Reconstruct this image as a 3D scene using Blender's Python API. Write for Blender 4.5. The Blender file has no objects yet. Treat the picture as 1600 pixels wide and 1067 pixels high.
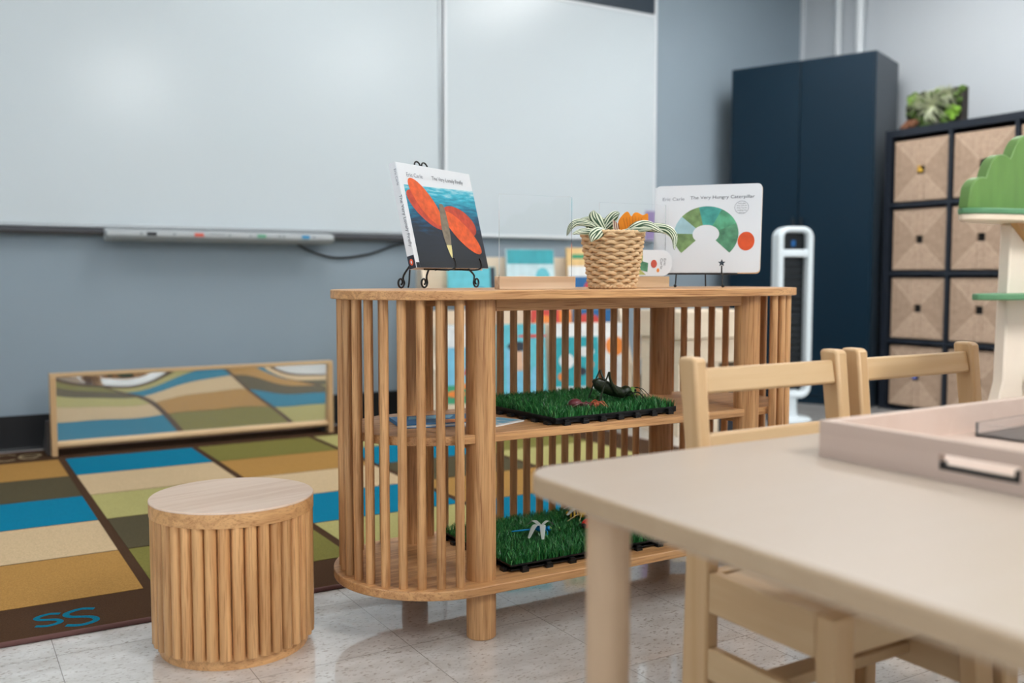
import bpy, math, random
from mathutils import Vector, Matrix, Euler
PI = math.pi
R = math.radians
random.seed(7)
scn = bpy.context.scene
COL = scn.collection

# ------------------------------------------------------------------ camera
cam_d = bpy.data.cameras.new('camera')
cam = bpy.data.objects.new('camera', cam_d)
COL.objects.link(cam)
cam.location = (0, 0, 0.733)
cam.rotation_euler = (R(90 - 3.88), 0, R(-30.95))
cam_d.sensor_width = 36.0
cam_d.lens = 1495 / 1600 * 36.0
cam_d.clip_start = 0.02
cam_d.dof.use_dof = True
cam_d.dof.focus_distance = 2.02
cam_d.dof.aperture_fstop = 2.3
scn.camera = cam

# ------------------------------------------------------------------ world, exposure
world = bpy.data.worlds.new('world')
scn.world = world
world.use_nodes = True
world.node_tree.nodes['Background'].inputs[0].default_value = (0.75, 0.87, 1.0, 1)
world.node_tree.nodes['Background'].inputs[1].default_value = 0.3
scn.view_settings.view_transform = 'Standard'
scn.view_settings.look = 'None'
scn.view_settings.gamma = 1
scn.view_settings.use_curve_mapping = False
scn.view_settings.exposure = 0.05
scn.cycles.max_bounces = 8
scn.cycles.transparent_max_bounces = 8
LIGHT_Z = 2.68
# x, y, strength of the ceiling troffers (0.6 x 1.2 m)
TROFFERS = [(1.7, -1.5, 52), (-0.9, -1.5, 6), (0.6, 1.4, 2), (3.4, 0.6, 13), (1.6, 3.2, 9.5), (-0.7, 3.2, 7), (-1.9, 1.2, 5), (3.6, 2.9, 18)]
# daylight windows: the left wall and the wall behind the viewer
WIN_LEFT, WIN_FRONT = 1.2, 0.6

# ------------------------------------------------------------------ helpers
def s2l(c):
    out = []
    for v in c:
        v = v / 255.0
        out.append(v / 12.92 if v <= 0.04045 else ((v + 0.055) / 1.055) ** 2.4)
    return (out[0], out[1], out[2], 1.0)

MATS = {}
def mat(name, rgb, rough=0.5, metal=0.0, noise=0.0, nscale=30.0, bump=0.0, bscale=200.0, spec=0.5, coat=0.0, stretch=(1, 1, 1), trans=0.0, ior=1.45, emit=0.0, sheen=0.0, sub=0.0):
    if name in MATS: return MATS[name]
    m = bpy.data.materials.new(name); m.use_nodes = True
    nt = m.node_tree; b = nt.nodes['Principled BSDF']
    c = s2l(rgb)
    b.inputs['Base Color'].default_value = c
    b.inputs['Roughness'].default_value = rough
    b.inputs['Metallic'].default_value = metal
    b.inputs['Specular IOR Level'].default_value = spec
    b.inputs['Coat Weight'].default_value = coat
    b.inputs['Transmission Weight'].default_value = trans
    b.inputs['IOR'].default_value = ior
    b.inputs['Sheen Weight'].default_value = sheen
    if emit:
        b.inputs['Emission Color'].default_value = c
        b.inputs['Emission Strength'].default_value = emit
    if noise or bump:
        tc = nt.nodes.new('ShaderNodeTexCoord')
        mp = nt.nodes.new('ShaderNodeMapping'); mp.inputs['Scale'].default_value = stretch
        nt.links.new(tc.outputs['Object'], mp.inputs['Vector'])
    if noise:
        n = nt.nodes.new('ShaderNodeTexNoise'); n.inputs['Scale'].default_value = nscale; n.inputs['Detail'].default_value = 5
        nt.links.new(mp.outputs[0], n.inputs['Vector'])
        r = nt.nodes.new('ShaderNodeValToRGB')
        r.color_ramp.elements[0].position = 0.3; r.color_ramp.elements[1].position = 0.7
        r.color_ramp.elements[0].color = (c[0] * (1 - noise), c[1] * (1 - noise), c[2] * (1 - noise), 1)
        r.color_ramp.elements[1].color = (min(1, c[0] * (1 + noise)), min(1, c[1] * (1 + noise)), min(1, c[2] * (1 + noise)), 1)
        nt.links.new(n.outputs['Fac'], r.inputs[0]); nt.links.new(r.outputs[0], b.inputs['Base Color'])
    if bump:
        n2 = nt.nodes.new('ShaderNodeTexNoise'); n2.inputs['Scale'].default_value = bscale; n2.inputs['Detail'].default_value = 3
        nt.links.new(mp.outputs[0], n2.inputs['Vector'])
        bp = nt.nodes.new('ShaderNodeBump'); bp.inputs['Strength'].default_value = bump; bp.inputs['Distance'].default_value = 0.002
        nt.links.new(n2.outputs['Fac'], bp.inputs['Height']); nt.links.new(bp.outputs[0], b.inputs['Normal'])
    MATS[name] = m
    return m

def wood(name, rgb, dark, axis='z', scale=9.0, rough=0.45, contrast=1.0, coat=0.0, vary=0.10, pores=0.5, rings=3.0):
    """long grain along one axis, fine pores, every piece a slightly different board"""
    if name in MATS: return MATS[name]
    m = bpy.data.materials.new(name); m.use_nodes = True
    nt = m.node_tree; N = nt.nodes.new; L = nt.links.new
    b = nt.nodes['Principled BSDF']
    b.inputs['Roughness'].default_value = rough; b.inputs['Coat Weight'].default_value = coat
    tc = N('ShaderNodeTexCoord'); oi = N('ShaderNodeObjectInfo'); gm = N('ShaderNodeNewGeometry')
    add = N('ShaderNodeMath'); add.operation = 'ADD'; L(oi.outputs['Random'], add.inputs[0]); L(gm.outputs['Random Per Island'], add.inputs[1])
    mul = N('ShaderNodeMath'); mul.operation = 'MULTIPLY'; mul.inputs[1].default_value = 17.3; L(add.outputs[0], mul.inputs[0])
    cmb = N('ShaderNodeCombineXYZ')
    for i in range(3): L(mul.outputs[0], cmb.inputs[i])
    va = N('ShaderNodeVectorMath'); va.operation = 'ADD'; L(tc.outputs['Object'], va.inputs[0]); L(cmb.outputs[0], va.inputs[1])
    st = {'x': (0.06, 1, 1), 'y': (1, 0.06, 1), 'z': (1, 1, 0.06)}[axis]
    mp = N('ShaderNodeMapping'); mp.inputs['Scale'].default_value = st; L(va.outputs[0], mp.inputs['Vector'])
    n1 = N('ShaderNodeTexNoise'); n1.inputs['Scale'].default_value = scale * rings; n1.inputs['Detail'].default_value = 3; n1.inputs['Distortion'].default_value = 0.4
    L(mp.outputs[0], n1.inputs['Vector'])
    w = N('ShaderNodeMath'); w.operation = 'MULTIPLY'; w.inputs[1].default_value = 26.0; L(n1.outputs['Fac'], w.inputs[0])
    sn = N('ShaderNodeMath'); sn.operation = 'SINE'; L(w.outputs[0], sn.inputs[0])
    ma = N('ShaderNodeMapRange'); ma.inputs['From Min'].default_value = -1; L(sn.outputs[0], ma.inputs['Value'])
    st2 = {'x': (0.03, 1, 1), 'y': (1, 0.03, 1), 'z': (1, 1, 0.03)}[axis]
    mp2 = N('ShaderNodeMapping'); mp2.inputs['Scale'].default_value = st2; L(va.outputs[0], mp2.inputs['Vector'])
    n2 = N('ShaderNodeTexNoise'); n2.inputs['Scale'].default_value = 420; n2.inputs['Detail'].default_value = 2
    L(mp2.outputs[0], n2.inputs['Vector'])
    r2 = N('ShaderNodeMapRange'); r2.inputs['From Min'].default_value = 0.52; r2.inputs['From Max'].default_value = 0.68; L(n2.outputs['Fac'], r2.inputs['Value'])
    mx = N('ShaderNodeMix'); mx.data_type = 'RGBA'
    mx.inputs[6].default_value = s2l(rgb); mx.inputs[7].default_value = s2l(dark)
    f = N('ShaderNodeMath'); f.operation = 'MULTIPLY'; f.inputs[1].default_value = 0.40 * contrast; L(ma.outputs[0], f.inputs[0])
    f2 = N('ShaderNodeMath'); f2.operation = 'MULTIPLY_ADD'; f2.inputs[1].default_value = pores; L(r2.outputs[0], f2.inputs[0]); L(f.outputs[0], f2.inputs[2])
    f2.use_clamp = True
    L(f2.outputs[0], mx.inputs[0])
    hs = N('ShaderNodeHueSaturation')
    vr = N('ShaderNodeMapRange'); vr.inputs['To Min'].default_value = 1 - vary; vr.inputs['To Max'].default_value = 1 + vary
    fr = N('ShaderNodeMath'); fr.operation = 'FRACT'; L(mul.outputs[0], fr.inputs[0]); L(fr.outputs[0], vr.inputs['Value'])
    L(vr.outputs[0], hs.inputs['Value']); L(mx.outputs[2], hs.inputs['Color']); L(hs.outputs[0], b.inputs['Base Color'])
    bp = N('ShaderNodeBump'); bp.inputs['Strength'].default_value = 0.12; bp.inputs['Distance'].default_value = 0.001
    bp.invert = True
    L(f2.outputs[0], bp.inputs['Height']); L(bp.outputs[0], b.inputs['Normal'])
    MATS[name] = m
    return m

class MB:
    """collects shapes, links them as ONE mesh object"""
    def __init__(s): s.v = []; s.f = []; s.m = []; s.cur = 0
    def slot(s, i): s.cur = i; return s
    def add(s, vs, fs):
        o = len(s.v); s.v += [tuple(v) for v in vs]
        for f in fs: s.f.append(tuple(i + o for i in f)); s.m.append(s.cur)
        return s
    def box(s, x0, x1, y0, y1, z0, z1, M=None):
        vs = [Vector((x, y, z)) for z in (z0, z1) for y in (y0, y1) for x in (x0, x1)]
        if M: vs = [M @ v for v in vs]
        return s.add(vs, [(0, 2, 3, 1), (4, 5, 7, 6), (0, 1, 5, 4), (2, 6, 7, 3), (0, 4, 6, 2), (1, 3, 7, 5)])
    def prism(s, pts, z0, z1, M=None):
        """extrude a CCW outline in xy from z0 to z1; M maps afterwards"""
        n = len(pts)
        vs = [Vector((p[0], p[1], z0)) for p in pts] + [Vector((p[0], p[1], z1)) for p in pts]
        if M: vs = [M @ v for v in vs]
        fs = [tuple(range(n - 1, -1, -1)), tuple(range(n, 2 * n))] + [(i, (i + 1) % n, n + (i + 1) % n, n + i) for i in range(n)]
        return s.add(vs, fs)
    def face(s, pts): return s.add(pts, [tuple(range(len(pts)))])
    def lathe(s, prof, seg=32, c=(0, 0, 0), M=None, cap=True, sx=1, sy=1):
        vs = []; n = len(prof)
        for k in range(seg):
            a = 2 * PI * k / seg
            for r, z in prof:
                v = Vector((c[0] + sx * r * math.cos(a), c[1] + sy * r * math.sin(a), c[2] + z))
                vs.append(M @ v if M else v)
        fs = []
        for k in range(seg):
            k2 = (k + 1) % seg
            for j in range(n - 1):
                fs.append((k * n + j, k2 * n + j, k2 * n + j + 1, k * n + j + 1))
        if cap:
            fs.append(tuple(k * n for k in range(seg - 1, -1, -1)))
            fs.append(tuple(k * n + n - 1 for k in range(seg)))
        return s.add(vs, fs)
    def tube(s, pts, r, seg=8, cap=True, flat=1.0):
        pts = [Vector(p) for p in pts]; n = len(pts); vs = []; fs = []
        up = None
        for i, p in enumerate(pts):
            t = (pts[min(i + 1, n - 1)] - pts[max(i - 1, 0)]).normalized()
            if up is None:
                up = Vector((0, 0, 1)) if abs(t.z) < 0.9 else Vector((1, 0, 0))
            u = (up - t * up.dot(t))
            if u.length < 1e-6: u = t.orthogonal()
            u.normalize(); up = u; w = t.cross(u)
            rr = r[i] if isinstance(r, (list, tuple)) else r
            for k in range(seg):
                a = 2 * PI * k / seg
                vs.append(p + u * math.cos(a) * rr * flat + w * math.sin(a) * rr)
        for i in range(n - 1):
            for k in range(seg):
                k2 = (k + 1) % seg
                fs.append((i * seg + k, i * seg + k2, (i + 1) * seg + k2, (i + 1) * seg + k))
        if cap:
            fs.append(tuple(range(seg - 1, -1, -1))); fs.append(tuple((n - 1) * seg + k for k in range(seg)))
        return s.add(vs, fs)
    def ell(s, c, r, seg=16, rings=10, M=None):
        prof = [(max(1e-4, math.sin(PI * i / rings)), -math.cos(PI * i / rings)) for i in range(rings + 1)]
        T = Matrix.Translation(c) @ (M if M else Matrix.Identity(4)) @ Matrix.Diagonal((r[0], r[1], r[2], 1))
        return s.lathe(prof, seg, M=T)
    def build(s, name, mats, parent=None, loc=None, rot=None, smooth=None, bevel=0.0, bseg=2, subsurf=0):
        me = bpy.data.meshes.new(name)
        me.from_pydata(s.v, [], s.f)
        if not isinstance(mats, (list, tuple)): mats = [mats]
        for m in mats: me.materials.append(m)
        me.polygons.foreach_set('material_index', s.m)
        me.validate(); me.update()
        import bmesh
        bm = bmesh.new(); bm.from_mesh(me); bmesh.ops.recalc_face_normals(bm, faces=bm.faces); bm.to_mesh(me); bm.free()
        o = bpy.data.objects.new(name, me); COL.objects.link(o)
        if parent: o.parent = parent
        if loc: o.location = loc
        if rot: o.rotation_euler = rot
        if bevel:
            md = o.modifiers.new('bevel', 'BEVEL'); md.width = bevel; md.segments = bseg; md.limit_method = 'ANGLE'; md.angle_limit = R(40)
            md.harden_normals = False
        if subsurf:
            md = o.modifiers.new('sub', 'SUBSURF'); md.levels = subsurf; md.render_levels = subsurf
        if smooth is not None or bevel:
            ang = R(smooth if smooth is not None else 35)
            me.polygons.foreach_set('use_smooth', [True] * len(me.polygons))
            try: me.set_sharp_from_angle(angle=ang)
            except Exception: pass
        return o

def tag(o, label, cat, group=None, kind=None):
    o['label'] = label; o['category'] = cat
    if group: o['group'] = group
    if kind: o['kind'] = kind
    return o
def thing(name, label, cat, loc=(0, 0, 0), rz=0.0, group=None):
    o = bpy.data.objects.new(name, None); COL.objects.link(o)
    o.empty_display_size = 0.05
    o.location = loc; o.rotation_euler = (0, 0, rz)
    return tag(o, label, cat, group)
def struct(name, mb, m, **k):
    o = mb.build(name, m, **k); o['kind'] = 'structure'; return o
def copy_tree(o, parent=None):
    c = o.copy(); COL.objects.link(c); c.parent = parent
    for ch in list(o.children): copy_tree(ch, c)
    return c
def stadium(x0, x1, yc, r, n=40):
    """CCW outline"""
    p = [(x1 + r * math.cos(a), yc + r * math.sin(a)) for a in [-PI / 2 + PI * i / n for i in range(n + 1)]]
    p += [(x0 + r * math.cos(a), yc + r * math.sin(a)) for a in [PI / 2 + PI * i / n for i in range(n + 1)]]
    return p
def rrect(x0, x1, y0, y1, r, n=6):
    p = []
    for cx, cy, a0 in ((x1 - r, y0 + r, -PI / 2), (x1 - r, y1 - r, 0), (x0 + r, y1 - r, PI / 2), (x0 + r, y0 + r, PI)):
        for i in range(n + 1):
            a = a0 + PI / 2 * i / n
            p.append((cx + r * math.cos(a), cy + r * math.sin(a)))
    return p
def ellp(cx, cy, rx, ry, rot=0.0, n=28):
    c, s_ = math.cos(rot), math.sin(rot)
    return [(cx + c * rx * math.cos(a) - s_ * ry * math.sin(a), cy + s_ * rx * math.cos(a) + c * ry * math.sin(a)) for a in [2 * PI * i / n for i in range(n)]]
def bez(pts, n=12):
    """Catmull-Rom through the points"""
    P = [Vector(p) for p in pts]; P = [P[0] * 2 - P[1]] + P + [P[-1] * 2 - P[-2]]; out = []
    for i in range(1, len(P) - 2):
        for k in range(n):
            t = k / n
            out.append(0.5 * ((2 * P[i]) + (P[i + 1] - P[i - 1]) * t + (2 * P[i - 1] - 5 * P[i] + 4 * P[i + 1] - P[i + 2]) * t * t + (3 * P[i] - P[i - 1] - 3 * P[i + 1] + P[i + 2]) * t ** 3))
    out.append(P[-2]); return out
def text(name, body, size, m, parent, loc, rot, width=None, align='LEFT', extrude=0.0, bold=0.0):
    cu = bpy.data.curves.new(name, 'FONT'); cu.body = body; cu.size = size; cu.extrude = extrude; cu.align_x = align; cu.offset = bold
    tmp = bpy.data.objects.new('tmp_text', cu); COL.objects.link(tmp)
    bpy.context.view_layer.update()
    dg = bpy.context.evaluated_depsgraph_get()
    me = bpy.data.meshes.new_from_object(tmp.evaluated_get(dg)); me.name = name
    bpy.data.objects.remove(tmp)
    if width:
        xs = [v.co.x for v in me.vertices]; k = width / (max(xs) - min(xs))
        for v in me.vertices: v.co.x *= k
    me.materials.clear(); me.materials.append(m)
    o = bpy.data.objects.new(name, me); COL.objects.link(o); o.parent = parent; o.location = loc; o.rotation_euler = rot
    return o

# ------------------------------------------------------------------ materials
OAKC, OAKD = (210, 160, 108), (142, 88, 46)
M_oakz = wood('oak_upright', OAKC, OAKD, 'z')
M_oakx = wood('oak_lengthwise', OAKC, OAKD, 'x')
M_oaky = wood('oak_crosswise', OAKC, OAKD, 'y')
M_oakglare = wood('oak_glare_top', (224, 200, 180), (206, 174, 150), 'x', scale=5, coat=.3)  # paler because glare on the stool seat is put into its colour
M_pinex = wood('pine_lengthwise', (208, 176, 134), (188, 146, 100), 'x', scale=4, pores=0.08, contrast=0.9, vary=0.03)
M_piney = wood('pine_crosswise', (208, 176, 134), (188, 146, 100), 'y', scale=4, pores=0.08, contrast=0.9, vary=0.03)
M_pinez = wood('pine_upright', (208, 172, 128), (186, 142, 92), 'z', scale=4, pores=0.08, contrast=0.9, vary=0.03)
M_birch = wood('birch_laminate', (182, 167, 153), (176, 158, 140), 'x', scale=3, pores=0.04, contrast=0.5, vary=0.0, rough=0.35)
M_birchz = wood('birch_leg', (200, 168, 136), (188, 152, 114), 'z', scale=3, pores=0.05, contrast=0.6, vary=0.0)
M_traywood = wood('tray_beech', (204, 182, 168), (192, 166, 150), 'y', scale=4, pores=0.05, contrast=0.6, vary=0.02)
M_ply = wood('birch_plywood', (232, 214, 190), (214, 190, 160), 'x', scale=4, pores=0.04, contrast=0.5, vary=0.03)
M_black = mat('black_wire', (18, 18, 20), 0.35)
M_blackpl = mat('black_plastic', (16, 17, 19), 0.4, bump=0.2, bscale=60)
M_white = mat('white_plastic', (226, 236, 242), 0.3)

# ------------------------------------------------------------------ room
X0, X1, Y0, Y1, ZC = -2.6, 4.92, -3.0, 4.508, 2.75
def wallmat(name, rgb):
    return mat(name, rgb, 0.6, noise=0.03, nscale=1.2, bump=0.25, bscale=160)
M_wallb = wallmat('blue_grey_paint', (145, 160, 171))
M_wallw = wallmat('pale_grey_paint', (204, 209, 214))
def floor_mat():
    m = bpy.data.materials.new('vinyl_tile'); m.use_nodes = True
    nt = m.node_tree; N = nt.nodes.new; L = nt.links.new; b = nt.nodes['Principled BSDF']
    tc = N('ShaderNodeTexCoord')
    def grid(ax, off):
        sp = N('ShaderNodeSeparateXYZ'); L(tc.outputs['Object'], sp.inputs[0])
        a = N('ShaderNodeMath'); a.operation = 'SUBTRACT'; a.inputs[1].default_value = off; L(sp.outputs[ax], a.inputs[0])
        d = N('ShaderNodeMath'); d.operation = 'DIVIDE'; d.inputs[1].default_value = 0.3048; L(a.outputs[0], d.inputs[0])
        fl = N('ShaderNodeMath'); fl.operation = 'FLOOR'; L(d.outputs[0], fl.inputs[0])
        fr = N('ShaderNodeMath'); fr.operation = 'PINGPONG'; fr.inputs[1].default_value = 0.5; L(d.outputs[0], fr.inputs[0])
        ls = N('ShaderNodeMath'); ls.operation = 'LESS_THAN'; ls.inputs[1].default_value = 0.0022; L(fr.outputs[0], ls.inputs[0])
        return fl, ls
    fx, lx = grid(0, 0.173); fy, ly = grid(1, 0.176)
    joint = N('ShaderNodeMath'); joint.operation = 'MAXIMUM'; L(lx.outputs[0], joint.inputs[0]); L(ly.outputs[0], joint.inputs[1])
    cmb = N('ShaderNodeCombineXYZ'); L(fx.outputs[0], cmb.inputs[0]); L(fy.outputs[0], cmb.inputs[1])
    wn = N('ShaderNodeTexWhiteNoise'); L(cmb.outputs[0], wn.inputs['Vector'])
    va = N('ShaderNodeVectorMath'); va.operation = 'MULTIPLY_ADD'; va.inputs[1].default_value = (3, 3, 3)
    L(wn.outputs['Color'], va.inputs[0]); L(tc.outputs['Object'], va.inputs[2])
    mp = N('ShaderNodeMapping'); mp.inputs['Scale'].default_value = (0.5, 1.0, 1); mp.inputs['Rotation'].default_value = (0, 0, 0.2); L(va.outputs[0], mp.inputs['Vector'])
    n1 = N('ShaderNodeTexNoise'); n1.inputs['Scale'].default_value = 190; n1.inputs['Detail'].default_value = 3; L(mp.outputs[0], n1.inputs['Vector'])
    r1 = N('ShaderNodeMapRange'); r1.inputs['From Min'].default_value = 0.58; r1.inputs['From Max'].default_value = 0.66; L(n1.outputs['Fac'], r1.inputs['Value'])
    n2 = N('ShaderNodeTexNoise'); n2.inputs['Scale'].default_value = 26; n2.inputs['Detail'].default_value = 6; L(mp.outputs[0], n2.inputs['Vector'])
    cr = N('ShaderNodeValToRGB'); cr.color_ramp.elements[0].position = 0.35; cr.color_ramp.elements[1].position = 0.7
    cr.color_ramp.elements[0].color = s2l((196, 191, 186)); cr.color_ramp.elements[1].color = s2l((218, 215, 212)); L(n2.outputs['Fac'], cr.inputs[0])
    mx = N('ShaderNodeMix'); mx.data_type = 'RGBA'; mx.inputs[7].default_value = s2l((158, 148, 138))
    L(cr.outputs[0], mx.inputs[6]); L(r1.outputs[0], mx.inputs[0])
    mx2 = N('ShaderNodeMix'); mx2.data_type = 'RGBA'; mx2.inputs[7].default_value = s2l((110, 102, 95))
    L(mx.outputs[2], mx2.inputs[6]); L(joint.outputs[0], mx2.inputs[0]); L(mx2.outputs[2], b.inputs['Base Color'])
    b.inputs['Roughness'].default_value = 0.3
    b.inputs['Coat Weight'].default_value = 1.0; b.inputs['Coat Roughness'].default_value = 0.03; b.inputs['Coat IOR'].default_value = 1.6
    n3 = N('ShaderNodeTexNoise'); n3.inputs['Scale'].default_value = 9; n3.inputs['Detail'].default_value = 4; L(tc.outputs['Object'], n3.inputs['Vector'])
    bp = N('ShaderNodeBump'); bp.inputs['Strength'].default_value = 0.05; bp.inputs['Distance'].default_value = 0.01; L(n3.outputs['Fac'], bp.inputs['Height'])
    L(bp.outputs[0], b.inputs['Normal']); L(bp.outputs[0], b.inputs['Coat Normal'])
    return m
struct('floor', MB().box(X0, X1, Y0, Y1, -0.05, 0), floor_mat())
struct('ceiling', MB().box(X0 - .1, X1 + .1, Y0 - .1, Y1 + .1, ZC, ZC + .1), mat('ceiling_tile', (232, 234, 232), 0.9, bump=0.5, bscale=90))
struct('wall_back', MB().box(X0, X1, Y1, Y1 + .1, 0, ZC), M_wallb)
struct('wall_right', MB().box(X1, X1 + .1, Y0, Y1 + .1, 0, ZC), M_wallw)
struct('wall_left', MB().box(X0 - .1, X0, Y0, -1.6, 0, ZC).box(X0 - .1, X0, 1.9, Y1 + .1, 0, ZC).box(X0 - .1, X0, -1.6, 1.9, 0, .85).box(X0 - .1, X0, -1.6, 1.9, 2.35, ZC), M_wallw)
struct('wall_front', MB().box(X0 - .1, -2.2, Y0 - .1, Y0, 0, ZC).box(.6, X1 + .1, Y0 - .1, Y0, 0, ZC).box(-2.2, .6, Y0 - .1, Y0, 0, .85).box(-2.2, .6, Y0 - .1, Y0, 2.35, ZC), M_wallw)
def window(n, M_, w, st):
    t = thing('window_%d' % n, '', ''); del t['label']; del t['category']; t['kind'] = 'structure'; t.matrix_world = M_
    f = MB()
    for i in range(5): x = i * (w - .05) / 4; f.box(x, x + .05, .02, .07, 0, 1.5)
    for z in (0, .72, 1.45): f.box(.05, w - .05, .025, .065, z, z + .05)
    f.build('frame', mat('window_frame', (225, 228, 230), .4), t)
    MB().box(.02, w - .02, .075, .08, .02, 1.48).build('daylight_pane', mat('daylight_%d' % n, (226, 238, 250), .5, emit=st), t)
window(1, Matrix.Translation((X0, -1.6, .85)) @ Matrix.Rotation(PI / 2, 4, 'Z'), 3.5, WIN_LEFT)
window(2, Matrix.Translation((.6, Y0, .85)) @ Matrix.Rotation(PI, 4, 'Z'), 2.8, WIN_FRONT)
M_base = mat('black_rubber', (16, 18, 22), 0.45)
struct('baseboard_back', MB().prism([(0, 0), (.012, 0), (.008, .012), (.006, .148), (0, .148)], X0, X1, Matrix(((0, 0, 1, 0), (-1, 0, 0, Y1), (0, 1, 0, 0), (0, 0, 0, 1)))), M_base)
struct('baseboard_right', MB().box(X1 - .008, X1, Y0, Y1 - .012, 0, .148), M_base)
M_trim = mat('white_gloss_paint', (226, 230, 234), 0.35)
struct('trim_1', MB().lathe([(.022, 0), (.022, ZC)], 16, (4.885, 4.18, 0)), M_trim, smooth=40)
struct('trim_2', MB().lathe([(.028, 0), (.028, ZC)], 16, (4.88, 4.012, 0)), M_trim, smooth=40)
struct('trim_3', MB().box(4.906, 4.92, 4.484, 4.508, .15, ZC), M_trim)

# ceiling lights
M_frame = mat('light_frame', (235, 236, 236), 0.4)
def troffer(i, x, y, st):
    where = ['above the table side of the room', 'behind the viewer on the left', 'above the ribbed stool', 'above the two chairs', 'above the patchwork rug', 'in the far left corner', 'over the left wall', 'in front of the wardrobe'][i]
    t = thing('ceiling_light', 'recessed rectangular ceiling light panel ' + where, 'ceiling light', (x, y, ZC), 0, 'ceiling light panels')
    f = MB(); w, d = .31, .61
    f.box(-w, w, -d, -d + .02, -.03, 0).box(-w, w, d - .02, d, -.03, 0).box(-w, -w + .02, -d + .02, d - .02, -.03, 0).box(w - .02, w, -d + .02, d - .02, -.03, 0)
    f.build('frame', M_frame, t)
    MB().box(-w + .02, w - .02, -d + .02, d - .02, -.018, -.002).build('diffuser', mat('diffuser_%d' % i, (250, 251, 250), 0.5, emit=st), t)
for i, (x, y, st) in enumerate(TROFFERS): troffer(i, x, y, st)

# ------------------------------------------------------------------ whiteboards
M_wb = mat('whiteboard_enamel', (204, 213, 218), 0.22, spec=0.4)
M_alu = mat('brushed_aluminium', (176, 182, 186), 0.35, metal=0.6)
M_navyb = mat('navy_board', (44, 56, 68), 0.5, noise=0.05)
YB = Y1
def board(name, label, x0, x1, z0, z1, divider):
    t = thing(name, label, 'whiteboard', (x0, YB, z0))
    w, h = x1 - x0, z1 - z0
    MB().box(.012, w - .012, -.028, -.001, .012, h - .012).build('panel', M_wb, t)
    f = MB(); e = .016
    f.box(0, w, -.034, -.001, 0, e).box(0, w, -.034, -.001, h - e, h).box(0, e, -.034, -.001, e, h - e).box(w - e, w, -.034, -.001, e, h - e)
    f.build('frame', M_trim if not divider else M_alu, t, bevel=.002)
    return t
board('whiteboard', 'wide left whiteboard in a grey frame above the pen tray', -2.1, 2.262, .944, 2.47, True)
board('whiteboard', 'right whiteboard in a white frame under the navy strip', 2.276, 3.678, .944, 2.262, False)
t = thing('tack_board', 'dark navy tack board strip above the right whiteboard', 'notice board', (2.276, YB, 2.264))
MB().box(.01, 1.39, -.026, -.001, 0.004, .42).build('panel', M_navyb, t)
MB().box(1.386, 1.402, -.034, -.001, 0, .42).box(0, .01, -.034, -.001, 0, .42).box(.01, 1.386, -.034, -.001, .42, .43).build('frame', M_trim, t)
# rail under the left board and the pen tray
t = thing('board_rail', 'dark grey metal rail along the lower edge of the left whiteboard', 'rail', (-2.1, YB, .912))
MB().prism([(0, 0), (-.05, 0), (-.055, .012), (-.036, .03), (0, .03)], 0, 4.36, Matrix(((0, 0, 1, 0), (1, 0, 0, 0), (0, 1, 0, 0), (0, 0, 0, 1)))).build('channel', mat('dark_rail', (84, 84, 88), 0.4, metal=0.4), t)
t = thing('pen_tray', 'long silver electronic pen tray with coloured pen slots under the left whiteboard', 'pen tray', (.62, YB - .057, .885))
MB().prism([(0, .0), (-.06, .008), (-.078, .022), (-.074, .046), (0, .056)], 0, 1.015, Matrix(((0, 0, 1, 0), (1, 0, 0, 0), (0, 1, 0, 0), (0, 0, 0, 1)))).build('tray_body', mat('silver_plastic', (172, 177, 180), 0.35), t, bevel=.006)
def tray_mark(name, x, w, rgb):
    MB().box(x, x + w, -.0775, -.0735, .0245, .0405).build(name, mat('pen_' + name, rgb, .4), t)['label'] = name.replace('_', ' ')
MB().box(.165, .205, -.0775, -.0735, .0245, .0405).build('pen_slot', mat('pen_black', (40, 42, 46), .4), t)['label'] = 'black pen slot'
MB().box(.365, .405, -.0775, -.0735, .0245, .0405).build('pen_slot', mat('pen_red', (214, 92, 74), .4), t)['label'] = 'red pen slot'
MB().box(.645, .685, -.0775, -.0735, .0245, .0405).build('pen_slot', mat('pen_green', (96, 160, 128), .4), t)['label'] = 'green pen slot'
MB().box(.855, .892, -.0775, -.0735, .0245, .0405).build('pen_slot', mat('pen_blue', (40, 140, 190), .4), t)['label'] = 'blue pen slot'
for x in (.138, .275, .515, .610, .745, .765, .91):
    MB().box(x, x + .008, -.0775, -.0735, .028, .037).build('button', mat('tray_icon', (112, 118, 124), .4), t)
MB().box(.43, .50, -.0772, -.0735, .036, .038).build('engraved_line', mat('tray_icon', (112, 118, 124), .4), t)
c = MB().tube(bez([(1.46, YB - .045, .90), (1.56, YB - .012, .855), (1.69, YB - .01, .825), (1.86, YB - .01, .845), (2.0, YB - .012, .89), (2.12, YB - .035, .915)], 8), .0055, 8).build('power_cable', M_black, smooth=60)
tag(c, 'black cable drooping on the blue-grey wall beside the pen tray', 'cable')
c = MB().box(3.60, 3.672, YB - .0375, YB - .0345, .95, 1.12).build('purple_paper', mat('purple_paper', (150, 132, 178), .7))
tag(c, 'small purple paper stuck on the lower right corner of the right whiteboard', 'paper')

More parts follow.
